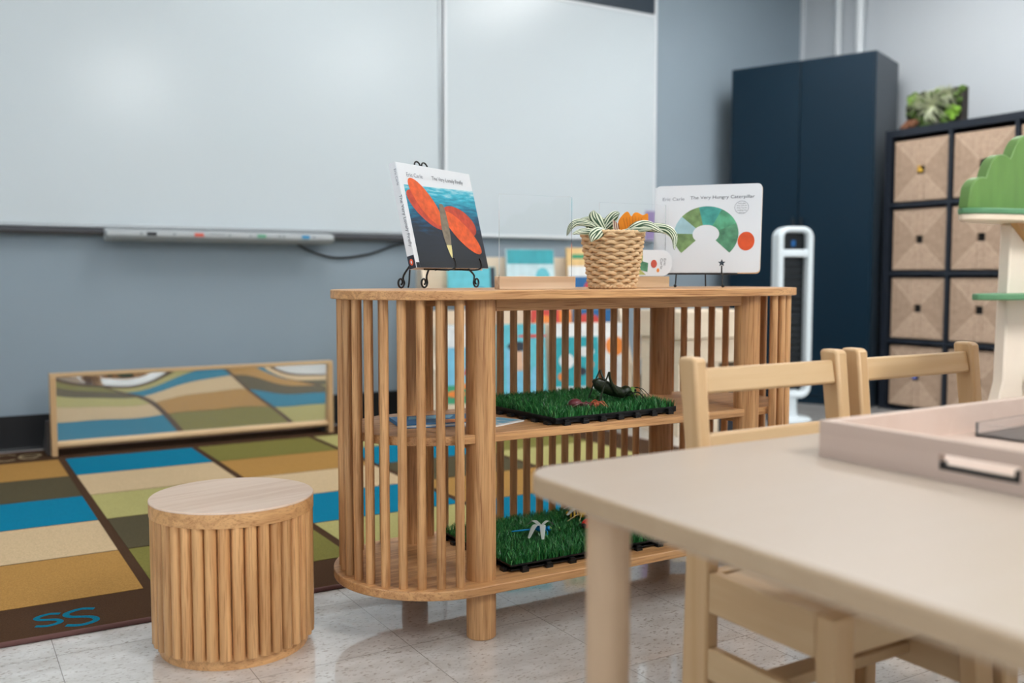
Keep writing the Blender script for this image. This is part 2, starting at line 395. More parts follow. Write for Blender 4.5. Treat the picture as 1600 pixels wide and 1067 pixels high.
# ------------------------------------------------------------------ rug
CC = {'O': (170, 128, 70), 'D': (84, 76, 56), 'B': (6, 118, 150), 'C': (200, 174, 138), 'L': (172, 164, 106), 'G': (122, 116, 60)}
def carpet(n, rgb): return mat(n, rgb, 0.95, noise=0.16, nscale=260, bump=0.8, bscale=700, spec=0.1)
rug = thing('patchwork_rug', 'patchwork classroom rug of blue, cream, tan and olive blocks with a brown border', 'rug', (0, 0, 0))
RX0, RX1, RY0, RY1 = -1.0, 2.68, 2.105, 4.40
m = MB(); m.box(RX0, RX1, RY0, RY1, 0.0005, .008)
keys = list(CC)
rowy = [2.312 + .3676 * i for i in range(6)]
colx = [.40 + .514 * (i - 2) for i in range(7)]
GRID = [list('LBCGD'), list('OCBDO'), list('GDLCB'), list('LBCOG'), list('BODBL'), list('CDLGO')]   # bottom row first, per column
for ci in range(6):
    for ri in range(5):
        m.slot(1 + keys.index(GRID[ci][ri]))
        x0, x1 = colx[ci] + .013, colx[ci + 1] - .013; y0, y1 = rowy[ri] + .004, rowy[ri + 1] - .004
        m.box(x0, x1, y0, y1, .0078, .0090)
m.build('pile', [carpet('rug_brown', (74, 52, 36))] + [carpet('rug_' + k, CC[k]) for k in keys], rug)
b = MB()
b.tube([(RX0, RY0, .005), (RX1, RY0, .005), (RX1, RY1, .005), (RX0, RY1, .005), (RX0, RY0, .005)], .006, 8)
b.build('bound_edge', mat('rug_binding', (98, 66, 62), .9), rug, smooth=60)
M_blueyarn = carpet('rug_teal_yarn', (10, 108, 134)); M_creamyarn = carpet('rug_cream_yarn', (170, 150, 118))
def stroke(name, pts, w, m_, z=.0086):
    P = bez([(p[0], p[1], z) for p in pts], 8); mb = MB(); vs = []; fs = []
    for i, p in enumerate(P):
        t_ = (P[min(i + 1, len(P) - 1)] - P[max(i - 1, 0)]).normalized(); n_ = Vector((-t_.y, t_.x, 0)) * w
        vs += [p + n_, p - n_]
    for i in range(len(P) - 1): fs.append((2 * i, 2 * i + 1, 2 * i + 3, 2 * i + 2))
    mb.add(vs, fs); return mb.build(name, m_, rug)
def letter_s(x, y, w, h):
    return [(x + w, y + h * .88), (x + w * .6, y + h), (x + w * .15, y + h * .85), (x + w * .2, y + h * .62), (x + w * .8, y + h * .4), (x + w * .9, y + h * .14), (x + w * .45, y), (x, y + h * .12)]
stroke('letter', letter_s(.150, 2.165, .052, .075), .0062, M_blueyarn)
stroke('letter', letter_s(.205, 2.135, .065, .105), .0068, M_blueyarn)
stroke('letter', [(.24, 4.235), (.20, 4.22), (.165, 4.27), (.175, 4.34), (.215, 4.365), (.25, 4.34)], .0065, M_creamyarn)
stroke('letter', [(.325, 4.25), (.29, 4.225), (.262, 4.26), (.27, 4.315), (.31, 4.335), (.335, 4.31), (.325, 4.28), (.27, 4.275)], .0065, M_creamyarn)

# ------------------------------------------------------------------ oval open shelf (cabinet with dowels)
CX0, CX1, CYC, CR = .90, 1.685, 1.832, .212
shelf = thing('dowel_shelf', 'oval oak open shelf unit with upright dowels and round legs', 'shelf unit', (0, 0, 0))
MB().prism(stadium(CX0, CX1, CYC, CR), .6875, .706).build('tabletop', M_oakx, shelf, bevel=.002)
MB().prism(stadium(CX0, CX1, CYC, .178), .401, .419).build('middle_shelf', M_oakx, shelf, bevel=.0015)
MB().prism(stadium(CX0, CX1, CYC, CR), .102, .1205).build('base_board', M_oakx, shelf, bevel=.002)
LEGX = (.93, 1.66); LEGY = (1.673, 1.991)
for x in LEGX:
    for y in LEGY:
        MB().lathe([(.0285, 0), (.0302, .002), (.0302, .6873)], 40, (x, y, 0)).build('leg', M_oakz, shelf, smooth=40)
MB().box(.96, 1.63, 1.662, 1.684, .664, .6873).build('top_rail', M_oakx, shelf, bevel=.001)
MB().box(.96, 1.63, 2.008, 2.026, .664, .6873).build('top_rail', M_oakx, shelf, bevel=.001)
for x in LEGX:
    MB().box(x - .010, x + .010, 1.703, 1.961, .381, .401).build('shelf_bearer', M_oaky, shelf, bevel=.001)
dow = []
for k in range(17): dow.append((.9855 + .0385 * k, 2.021))
for k in range(15):
    a = R(260 - 11.4 * k); dow.append((CX0 + .191 * math.cos(a), CYC + .191 * math.sin(a)))
    a2 = PI - a; dow.append((CX1 + .191 * math.cos(a2), CYC + .191 * math.sin(a2)))
proto = None
for x, y in dow:
    if proto is None:
        proto = MB().lathe([(.0092, .1205), (.0092, .6873)], 20).build('dowel', M_oakz, shelf, smooth=40); o = proto
        o.location = (x, y, 0)
    else:
        o = proto.copy(); COL.objects.link(o); o.location = (x, y, 0)

# ------------------------------------------------------------------ ribbed stool
M_stz = wood('stool_oak_upright', (226, 174, 118), (170, 114, 66), 'z', vary=.14); M_stx = wood('stool_oak_band', (226, 174, 118), (176, 120, 72), 'x')
st = thing('ribbed_stool', 'round oak stool with a ribbed side of upright half rounds on the vinyl floor', 'stool', (.489, 1.897, 0), R(12))
MB().lathe([(.1425, 0), (.1435, .002), (.1435, .030)], 64).build('base_disc', M_stx, st, smooth=40)
f = MB(); nR = 38
f.lathe([(.1405, .0302), (.1405, .272)], 64)
for k in range(nR):
    a = 2 * PI * k / nR; c_ = Vector((.1452 * math.cos(a), .1452 * math.sin(a), 0))
    f.lathe([(.0100, .021), (.0112, .0225), (.0112, .272)], 14, (c_.x, c_.y, 0))
f.build('ribbed_side', M_stz, st, smooth=40)
MB().lathe([(.1575, .272), (.1575, .2985)], 80).build('seat_band', M_stx, st, smooth=40)
MB().lathe([(.1578, .2985), (.1578, .3005), (.1565, .302)], 80).build('seat', M_oakglare, st, smooth=40)

# ------------------------------------------------------------------ low mirror
mi = thing('floor_mirror', 'long low wavy mirror in a pale wood frame standing on the rug against the wall', 'mirror', (.372, 4.24, .009), R(.4))
W, H_ = 1.19, .335
MB().box(0, W, -.026, .022, H_ - .014, H_).build('frame_rail', M_pinex, mi, bevel=.002)['label'] = 'pale wood top rail'
MB().lathe([(.013, 0.022), (.013, W - .022)], 16, M=Matrix(((0, 0, 1, 0), (1, 0, 0, -.006), (0, 1, 0, .042), (0, 0, 0, 1)))).build('frame_rail', M_pinex, mi, smooth=40)['label'] = 'pale rounded wood bottom rail'
for x in (0, W - .022):
    MB().box(x, x + .022, -.028, .024, 0, H_ - .014).build('frame_post', M_pinez, mi, bevel=.002)
for x in (-.004, W - .02):
    MB().prism([(-.0, 0), (.15, 0), (.15, .02), (.03, .14), (0, .14)], 0, .012, Matrix(((0, 0, 1, x - .008), (1, 0, 0, .02), (0, 1, 0, 0), (0, 0, 0, 1)))).build('foot', mat('dark_bracket', (70, 66, 66), .5), mi)
g = MB(); nx, nz = 120, 24; vs = []; fs = []
for j in range(nz + 1):
    for i in range(nx + 1):
        x = .022 + (W - .044) * i / nx; z = .050 + (H_ - .064) * j / nz; zz = (z - .17)
        y = .008 - (.116 * z - .139 * z * z) - .085 * max(0, z - .08) ** 2 * math.cos((x - .69) * 2 * PI / .88) + .004 * zz * math.sin(x * 2 * PI / .31 + 1)
        vs.append((x, y, z))
for j in range(nz):
    for i in range(nx):
        a = j * (nx + 1) + i; fs.append((a, a + 1, a + nx + 2, a + nx + 1))
g.add(vs, fs); g.build('mirror_sheet', mat('mirror', (240, 240, 236), .02, metal=.90), mi, smooth=180)
MB().box(.022, W - .022, .012, .018, .046, H_ - .014).build('backing', M_ply, mi)

# ------------------------------------------------------------------ wardrobe
M_ward = mat('petrol_lacquer', (6, 34, 50), .36, spec=.3, noise=.03, nscale=3)
M_wardside = mat('petrol_lacquer_side', (44, 56, 68), .35)
a = R(22)
wr = thing('wardrobe', 'tall dark petrol blue two-door wardrobe across the corner beside the cube shelf', 'wardrobe', (4.417, 3.516, 0), a)
# local: -y' is along the front to the left (world -sin, cos) ; use local y along the front, x into the depth
ww, wd, wh = .84, .42, 1.96
MB().box(.018, wd, 0, .018, 0, wh).box(.018, wd, ww - .018, ww, 0, wh).box(.018, wd, .018, ww - .018, 0, .06).box(.018, wd, .018, ww - .018, wh - .018, wh).box(wd - .008, wd, .018, ww - .018, .06, wh - .018).build('carcass', M_wardside, wr)
for k, (y0, y1) in enumerate(((.012, ww / 2 - .003), (ww / 2 + .003, ww - .012))):
    d = MB().box(0, .017, y0, y1, .05, wh - .012).build('door', M_ward, wr, bevel=.002)
    hy = ww / 2 - .022 if k == 0 else ww / 2 + .022
    MB().box(-.024, 0, hy - .007, hy + .007, .90, 1.07).build('handle', mat('dark_handle', (22, 34, 44), .3), d, bevel=.002)
MB().box(.004, .018, 0, .012, .0, wh).box(.004, .018, ww - .012, ww, 0, wh).box(.004, .018, .012, ww - .012, wh - .012, wh).box(.004, .018, .012, ww - .012, 0, .048).build('front_edge', M_ward, wr)

# ------------------------------------------------------------------ cube shelf with baskets
M_cube = mat('black_blue_laminate', (30, 36, 46), .4)
cs = thing('cube_shelf', 'black four-row cube shelf holding woven baskets along the right wall', 'shelf unit', (4.50, 3.51, 0))
cols_y = [0.0, -.36, -.72, -1.08, -1.44]; D_ = .39; HT = 1.528
MB().box(0, D_, -.038, 0, 0, HT).build('side_panel', M_cube, cs); MB().box(0, D_, -1.50, -1.462, 0, HT).build('side_panel', M_cube, cs)
MB().box(0, D_, -1.462, -.038, HT - .038, HT).build('top_panel', M_cube, cs); MB().box(0, D_, -1.462, -.038, 0, .012).build('bottom_panel', M_cube, cs)
MB().box(D_ - .006, D_, -1.462, -.038, .012, HT - .038).build('back_panel', M_cube, cs)
vy = [-.038 - .356 * k for k in (1, 2, 3)]
for y in vy: MB().box(.002, D_ - .006, y - .010, y + .010, .012, HT - .038).build('divider', M_cube, cs)
hz = [.012 + .3695 * k for k in (1, 2, 3)]
for z in hz:
    for k in range(4):
        ya = -.038 - .356 * k - (.010 if k else 0); yb = -.038 - .356 * (k + 1) + (.010 if k < 3 else 0)
        MB().box(.002, D_ - .006, yb, ya, z - .010, z + .010).build('shelf_board', M_cube, cs)
def seagrass():
    m = bpy.data.materials.new('woven_seagrass'); m.use_nodes = True
    nt = m.node_tree; N = nt.nodes.new; L = nt.links.new; b = nt.nodes['Principled BSDF']; b.inputs['Roughness'].default_value = .8
    tc = N('ShaderNodeTexCoord'); sp = N('ShaderNodeSeparateXYZ'); L(tc.outputs['Object'], sp.inputs[0])
    ab = []
    for i in (1, 2):
        q = N('ShaderNodeMath'); q.operation = 'ABSOLUTE'; L(sp.outputs[i], q.inputs[0]); ab.append(q)
    gt = N('ShaderNodeMath'); gt.operation = 'GREATER_THAN'; L(ab[0].outputs[0], gt.inputs[0]); L(ab[1].outputs[0], gt.inputs[1])
    def cords(src):
        nz_ = N('ShaderNodeTexNoise'); nz_.inputs['Scale'].default_value = 14; L(tc.outputs['Object'], nz_.inputs['Vector'])
        q = N('ShaderNodeMath'); q.operation = 'MULTIPLY_ADD'; q.inputs[1].default_value = .012; L(nz_.outputs['Fac'], q.inputs[0]); L(src, q.inputs[2])
        k = N('ShaderNodeMath'); k.operation = 'MULTIPLY'; k.inputs[1].default_value = 2 * PI / .0095; L(q.outputs[0], k.inputs[0])
        s_ = N('ShaderNodeMath'); s_.operation = 'SINE'; L(k.outputs[0], s_.inputs[0]); return s_
    c1 = cords(sp.outputs[1]); c2 = cords(sp.outputs[2])
    mxf = N('ShaderNodeMix'); mxf.data_type = 'FLOAT'; L(gt.outputs[0], mxf.inputs[0]); L(c1.outputs[0], mxf.inputs[3]); L(c2.outputs[0], mxf.inputs[2])
    # mix: |y|>|z| -> cords upright (vary with y), else cords level (vary with z)
    mr = N('ShaderNodeMapRange'); mr.inputs['From Min'].default_value = -1; L(mxf.outputs[0], mr.inputs['Value'])
    n4 = N('ShaderNodeTexNoise'); n4.inputs['Scale'].default_value = 40; n4.inputs['Detail'].default_value = 4; L(tc.outputs['Object'], n4.inputs['Vector'])
    ad = N('ShaderNodeMath'); ad.operation = 'MULTIPLY_ADD'; ad.inputs[1].default_value = .55; L(mr.outputs[0], ad.inputs[0])
    n5 = N('ShaderNodeMath'); n5.operation = 'MULTIPLY'; n5.inputs[1].default_value = .55; L(n4.outputs['Fac'], n5.inputs[0]); L(n5.outputs[0], ad.inputs[2])
    sub = N('ShaderNodeMath'); sub.operation = 'SUBTRACT'; L(ab[0].outputs[0], sub.inputs[0]); L(ab[1].outputs[0], sub.inputs[1])
    sab = N('ShaderNodeMath'); sab.operation = 'ABSOLUTE'; L(sub.outputs[0], sab.inputs[0])
    seam = N('ShaderNodeMath'); seam.operation = 'LESS_THAN'; seam.inputs[1].default_value = .005; L(sab.outputs[0], seam.inputs[0])
    cr = N('ShaderNodeValToRGB'); cr.color_ramp.elements[0].color = s2l((134, 108, 88)); cr.color_ramp.elements[1].color = s2l((214, 186, 162)); L(ad.outputs[0], cr.inputs[0])
    cr.color_ramp.elements[0].position = .1; cr.color_ramp.elements[1].position = .85
    mz = N('ShaderNodeMix'); mz.data_type = 'RGBA'; mz.inputs[7].default_value = s2l((226, 200, 174))
    tone = N('ShaderNodeMix'); tone.data_type = 'RGBA'; tone.blend_type = 'MULTIPLY'; tone.inputs[0].default_value = 1
    tf = N('ShaderNodeMix'); tf.data_type = 'RGBA'; tf.inputs[6].default_value = (1, 1, 1, 1); tf.inputs[7].default_value = (.84, .82, .80, 1); L(gt.outputs[0], tf.inputs[0])  # side triangles darker: shading by cord direction painted into the colour
    L(cr.outputs[0], tone.inputs[6]); L(tf.outputs[2], tone.inputs[7]); L(tone.outputs[2], mz.inputs[6])
    sf = N('ShaderNodeMath'); sf.operation = 'MULTIPLY'; sf.inputs[1].default_value = .35; L(seam.outputs[0], sf.inputs[0]); L(sf.outputs[0], mz.inputs[0])
    L(mz.outputs[2], b.inputs['Base Color'])
    bp = N('ShaderNodeBump'); bp.inputs['Distance'].default_value = .003; bp.inputs['Strength'].default_value = .7; L(mr.outputs[0], bp.inputs['Height']); L(bp.outputs[0], b.inputs['Normal'])
    return m
M_sea = seagrass(); M_dark = mat('hollow_shade', (22, 20, 20), .8)  # near-black that paints shade into hollows
def basket_proto():
    t = thing('woven_basket', '', 'basket')
    s_ = .164; h = .0205; f = MB()
    # front with a square hole: four bars, then sides, back and bottom
    f.box(0, .014, -s_, -h, -s_, s_).box(0, .014, h, s_, -s_, s_).box(0, .014, -h, h, -s_, -h).box(0, .014, -h, h, h, s_)
    f.box(.014, .34, -s_, -s_ + .012, -s_, s_).box(.014, .34, s_ - .012, s_, -s_, s_).box(.328, .34, -s_ + .012, s_ - .012, -s_, s_).box(.014, .328, -s_ + .012, s_ - .012, -s_, -s_ + .012)
    f.build('basket_body', M_sea, t, bevel=.004)
    MB().box(.015, .020, -h - .02, h + .02, -h - .02, h + .02).build('hole_shade', M_dark, t)  # dark sheet behind the hole, stands for the shade inside the basket
    return t
bp_ = None
rown = ['top', 'second', 'third', 'bottom']; coln = ['leftmost', 'second', 'third']
for c_ in range(3):
    for r_ in range(4):
        z = HT - .038 - .185 - .3695 * r_; y = 3.51 - .038 - .178 - .356 * c_
        if bp_ is None: bp_ = basket_proto(); o = bp_
        else: o = copy_tree(bp_)
        o.location = (4.515, y, z - .004)
        o['label'] = 'woven seagrass basket in the %s column, %s row of the black cube shelf' % (coln[c_], rown[r_]); o['category'] = 'basket'; o['group'] = 'woven baskets in the cube shelf'
y0 = 3.51 - .038 - .178; zt = HT - .038 - .185
def toy(lbl, y, z, m1, m2):
    t = thing('toy_figure', lbl, 'toy', (4.508, y, z))
    MB().ell((0, 0, 0), (.006, .017, .010), 12, 8).build('body', m1, t, smooth=60)
    MB().ell((0, .004, .016), (.006, .010, .009), 12, 8).build('head', m2, t, smooth=60)
toy('small yellow toy stuck in the handle hole of the top left basket', y0, zt - .008, mat('toy_yellow', (224, 178, 60), .5), mat('toy_gold', (200, 150, 50), .5))
toy('small blue and purple toy stuck in the handle hole of the bottom left basket', y0, zt - .3695 * 3 - .006, mat('toy_blue', (110, 120, 190), .5), mat('toy_purple', (70, 50, 120), .5))
# succulent panel on the cube shelf
M_leafa = mat('air_plant_leaf', (190, 196, 164), .6, noise=.2); M_moss = mat('moss_green', (84, 110, 50), .9, noise=.4, nscale=60); M_mossb = mat('moss_dark', (44, 52, 30), .9, noise=.4, nscale=60)
M_lime = mat('lime_leaf', (124, 168, 50), .6, noise=.2); M_rust = mat('rusty_leaf', (130, 84, 58), .7, noise=.3)
pl = thing('succulent_panel', 'upright framed panel of moss and air plants on top of the black cube shelf', 'plant', (4.60, 3.29, HT))
MB().box(.0, .05, -.17, .165, .0, .195).build('frame_box', mat('dark_planter', (52, 46, 40), .6), pl, bevel=.003)
rs = random.Random(3)
for nm, mm, cnt in (('moss', M_moss, 60), ('dark_moss', M_mossb, 60), ('lime_leaves', M_lime, 22), ('rusty_leaves', M_rust, 14)):
    f = MB()
    for k in range(cnt):
        yy = rs.uniform(-.165, .155); zz = rs.uniform(.012, .19)
        if nm == 'lime_leaves': yy, zz = rs.choice([(rs.uniform(.09, .15), rs.uniform(.14, .19)), (rs.uniform(-.16, -.08), rs.uniform(.03, .10))])
        if nm == 'rusty_leaves': yy, zz = rs.uniform(.09, .17), rs.uniform(.01, .05)
        r_ = rs.uniform(.012, .026)
        f.ell((rs.uniform(-.012, .002) - (.008 if 'leav' in nm else 0), yy, min(zz, .232 - r_ * .6)), (r_ * .7, r_, r_ * .8), 8, 6)
    o = f.build(nm, mm, pl, smooth=60); o['kind'] = 'stuff'
f = MB()
for (cy, cz, n_, L0) in ((-.01, .11, 80, .15), (-.11, .15, 36, .08), (.07, .14, 26, .07)):
    for k in range(n_):
        a_ = rs.uniform(0, 2 * PI); l = L0 * rs.uniform(.6, 1.05); dx = -rs.uniform(.02, .05)
        tip = Vector((dx - .02 * rs.random(), cy + l * math.cos(a_), max(.008, cz + l * .78 * math.sin(a_) - .01)))
        mid = Vector((dx - .03, cy + .55 * l * math.cos(a_), cz + .5 * l * math.sin(a_) + .01))
        P = bez([(-.012, cy, cz), mid, tip], 4); f.tube(P, [.0042 * (1 - .85 * i / (len(P) - 1)) for i in range(len(P))], 5, flat=.5)
o = f.build('air_plant_leaves', M_leafa, pl, smooth=60); o['kind'] = 'stuff'

# ------------------------------------------------------------------ tower fan
fn = thing('tower_fan', 'white bladeless tower fan with a dark slot in front of the petrol wardrobe', 'fan', (3.70, 3.42, 0), R(-24))
MB().lathe([(.105, 0), (.105, .012), (.095, .022), (.04, .03), (.035, .06)], 40).build('base', M_white, fn, smooth=40)
MB().lathe([(.034, .05), (.034, .16)], 24).build('neck', M_white, fn, smooth=40)
def loop_prism(w, z0, z1, r, t_, y0, y1, par, name, mm):
    f = MB(); out = rrect(-w, w, z0, z1, r, 8); inn = rrect(-w + t_, w - t_, z0 + t_ * 1.1, z1 - t_ * .9, max(.005, r - t_), 8); n = len(out)
    vs = [Vector((p[0], y0, p[1])) for p in out] + [Vector((p[0], y0, p[1])) for p in inn] + [Vector((p[0], y1, p[1])) for p in out] + [Vector((p[0], y1, p[1])) for p in inn]
    fs = []
    for i in range(n):
        j = (i + 1) % n
        fs += [(i, j, n + j, n + i), (2 * n + i, 3 * n + i, 3 * n + j, 2 * n + j), (i, 2 * n + i, 2 * n + j, j), (n + i, n + j, 3 * n + j, 3 * n + i)]
    f.add(vs, fs); return f.build(name, mm, par, bevel=.012, bseg=3)
loop_prism(.092, .12, .982, .055, .030, -.045, .055, fn, 'loop_body', M_white)
MB().box(-.063, .063, -.038, .05, .832, .868).build('cross_bar', M_white, fn, bevel=.006)
MB().box(-.063, .063, .012, .03, .15, .832).build('dark_grille', mat('fan_dark', (14, 20, 24), .25), fn)
for k in range(20): MB().box(-.060, .060, .004, .012, .17 + .033 * k, .176 + .033 * k).build('grille_slat', mat('fan_slat', (30, 38, 44), .3), fn)
MB().box(-.060, .060, .0, .018, .868, .952).build('display', mat('fan_dark', (14, 20, 24), .25), fn)
MB().box(-.010, .012, -.002, 0, .885, .915).build('indicator_light', mat('fan_led', (20, 90, 150), .3, emit=.15), [c for c in fn.children if c.name.startswith('display')][0])

# ------------------------------------------------------------------ book rack behind the shelf
rk = thing('book_rack', 'birch plywood tiered book display rack against the blue-grey wall', 'book rack', (1.93, 3.93, 0.0095), R(-14))
RW = 1.0
for x in (0, RW - .018):
    MB().prism([(0, 0), (.36, 0), (.36, .84), (.27, .84), (0, .30)], 0, .018, Matrix(((0, 0, 1, x), (1, 0, 0, 0), (0, 1, 0, 0), (0, 0, 0, 1)))).build('side_panel', M_ply, rk)
tiers = [(.0, .10, .50), (.16, .43, .56), (.245, .60, .82)]
for y, z, zt_ in tiers:
    MB().box(.018, RW - .018, y, y + .075, z - .012, z).build('ledge', M_ply, rk)
    MB().box(.018, RW - .018, y - .010, y, z - .012, z + .035).build('ledge_lip', M_ply, rk)
    MB().box(.018, RW - .018, y + .075, y + .085, z - .012, zt_).build('tier_back', M_ply, rk)
def flatbook(label, x, y, z, w, h, cover, blobs=(), d=.012, tilt=8, cat='picture book', grp='books on the display rack', title=None):
    lx, ly = x - 1.88, y - 3.85; ca, sa = math.cos(R(-14)), math.sin(R(-14))
    t = thing('picture_book', label, 'book', (1.93 + lx * ca - ly * sa, 3.93 + lx * sa + ly * ca, z + .0095), 0, grp)
    t.rotation_euler = (R(-tilt), 0, R(-14))
    MB().box(0, w, 0, d, 0, h).build('pages', mat('page_white', (232, 230, 222), .7), t)
    f = MB(); f.box(-.001, w + .002, -.0025, 0, -.001, h + .002); f.box(-.001, w + .002, d, d + .0025, -.001, h + .002); f.box(-.0035, -.001, -.0025, d + .0025, -.001, h + .002)
    ms = [cover]
    for k, (poly, mm) in enumerate(blobs):
        if mm not in ms: ms.append(mm)
        f.slot(ms.index(mm)); zz = -.0027 - .0002 * k
        f.face([(p[0] * w, zz, p[1] * h) for p in poly])
    f.build('cover', ms, t)
    return t
def cm(n, rgb): return mat(n, rgb, .45, noise=.12, nscale=25)
aqua = cm('cover_aqua', (96, 190, 205)); teal = cm('cover_teal', (40, 160, 172)); pale = cm('cover_pale', (196, 222, 228)); greenm = cm('cover_green', (60, 150, 110)); redm = cm('cover_red', (206, 70, 60))
orangem = cm('cover_orange', (238, 140, 60)); bluem = cm('cover_blue', (30, 96, 150)); yel = cm('cover_yellow', (226, 190, 130)); whitem = cm('cover_white', (226, 228, 228)); blackm = cm('cover_black', (40, 44, 56)); skyb = cm('cover_sky', (120, 190, 220)); peach = cm('cover_peach', (222, 180, 150))
rect = lambda a, b_, c, d: [(a, c), (b_, c), (b_, d), (a, d)]
RK = (1.88, 3.85)
flatbook('aqua picture book on the rack top ledge, seen under the scrolled easel', 2.02, 4.10, .60, .235, .17, aqua, [(ellp(.55, .3, .25, .10, .3), bluem), (rect(.9, 1, 0, 1), blackm)])
flatbook('pale green and aqua picture book on the top ledge of the birch rack', 2.32, 4.10, .60, .245, .26, pale, [(rect(0, 1, .72, 1), teal), (ellp(.3, .3, .22, .2), whitem), (ellp(.75, .45, .16, .2), aqua)])
flatbook('yellow and dark blue picture book, rightmost on the rack top ledge', 2.64, 4.10, .60, .24, .27, yel, [(rect(0, 1, 0, .46), bluem), (rect(0, 1, .46, .66), whitem), (ellp(.55, .25, .2, .14), redm), (rect(.1, .9, .80, .88), greenm), (ellp(.55, .16, .12, .1), whitem)])
flatbook('picture book with a red triangle over green, leftmost on the rack front ledge', 1.93, 3.852, .10, .22, .40, skyb, [(rect(0, 1, 0, .30), greenm), (rect(0, 1, .74, 1), whitem), ([(.45, .42), (1, .42), (1, .66), (.8, .74)], redm), (ellp(.3, .2, .2, .04), orangem), (ellp(.6, .29, .3, .03), orangem)])
flatbook('large sky blue picture book with a black patch on the rack front ledge', 2.19, 3.852, .10, .25, .40, aqua, [(rect(.2, .6, .05, .72), skyb), (ellp(.45, .74, .2, .06), blackm), (rect(.3, .55, .45, .68), peach), (ellp(.8, .3, .12, .2), skyb), (ellp(.75, .86, .3, .02), redm)])
flatbook('teal picture book with small white and orange patches on the rack front ledge', 2.475, 3.852, .10, .24, .40, whitem, [(rect(.0, 1, .24, .84), teal), (rect(0, 1, 0, .12), teal), (ellp(.3, .55, .16, .09), whitem), (ellp(.7, .66, .2, .06), whitem), (ellp(.2, .36, .1, .05), orangem), (ellp(.6, .42, .12, .05), blackm), (ellp(.8, .50, .08, .05), orangem)])
flatbook('white picture book with an orange round patch, rightmost on the rack front ledge', 2.745, 3.852, .10, .125, .40, whitem, [(ellp(.45, .72, .4, .12), orangem), (rect(.8, 1, .5, 1), skyb)])
flatbook('small red and orange picture book on the middle ledge of the birch rack', 2.42, 4.012, .43, .20, .13, redm, [(ellp(.3, .5, .25, .3), orangem), (rect(.7, 1, 0, 1), orangem)])
flatbook('small blue and red picture book on the middle ledge of the birch rack', 2.64, 4.012, .43, .20, .13, bluem, [(ellp(.35, .5, .35, .35), redm)])

# ------------------------------------------------------------------ low plywood bench on the right
bn = thing('plywood_bench', 'low pale plywood storage bench behind the right end of the oval shelf', 'bench', (2.86, 3.30, 0), R(-4))
MB().box(0, .47, 0, .36, .45, .575).build('top_box', M_ply, bn, bevel=.004)
MB().box(.02, .45, .02, .34, .335, .448).build('lower_box', M_ply, bn, bevel=.003)
for x in (.02, .22, .42): MB().box(x, x + .03, .03, .33, 0, .335).build('support_panel', M_ply, bn)
MB().box(.05, .42, .30, .32, 0.02, .335).build('gap_shade', M_dark, bn)  # dark sheet added for the shade in the gaps under the bench
for x, c_, l in ((.045, (90, 70, 130), 'purple storage bin under the left end of the plywood bench'), (.245, (40, 42, 50), 'dark storage bin under the right end of the plywood bench')):
    v = bn.matrix_basis if False else None
    t = thing('storage_bin', l, 'bin', (2.86 + x + .09, 3.30 + .03 - (x + .09) * math.sin(R(4)), 0), R(-4), 'bins under the bench')
    f = MB().box(-.08, .08, 0, .20, 0, .008).box(-.08, -.074, 0, .20, .008, .19).box(.074, .08, 0, .20, .008, .19).box(-.074, .074, 0, .006, .008, .19).box(-.074, .074, .194, .20, .008, .19)
    f.build('bin_body', mat('bin_%d' % c_[0], c_, .4), t, bevel=.002)
    MB().box(-.085, .085, -.004, .204, .19, .20).build('lid', mat('bin_lid_%d' % c_[0], (c_[0] + 20, c_[1] + 20, c_[2] + 20), .4), t, bevel=.002)

# ------------------------------------------------------------------ table
TZ = .50
tb = thing('activity_table', 'low birch activity table with rounded corners in the foreground', 'table', (0, 0, 0))
tt_ = MB(); tt_.prism(rrect(.594, 2.0, -.05, .983, .055, 10), TZ - .026, TZ); tt_.m = [0, 0] + [1] * (len(tt_.m) - 2)
tt_.build('tabletop', [M_birch, wood('birch_edge_band', (184, 158, 128), (172, 142, 110), 'x', scale=3, pores=.05, contrast=.5, vary=0)], tb, bevel=.005, bseg=3)
for x, y in ((.642, .858), (1.93, .858), (.642, .06), (1.93, .06)):
    MB().lathe([(.022, 0), (.025, .004), (.025, TZ - .026)], 32, (x, y, 0)).build('leg', M_birchz, tb, smooth=40)

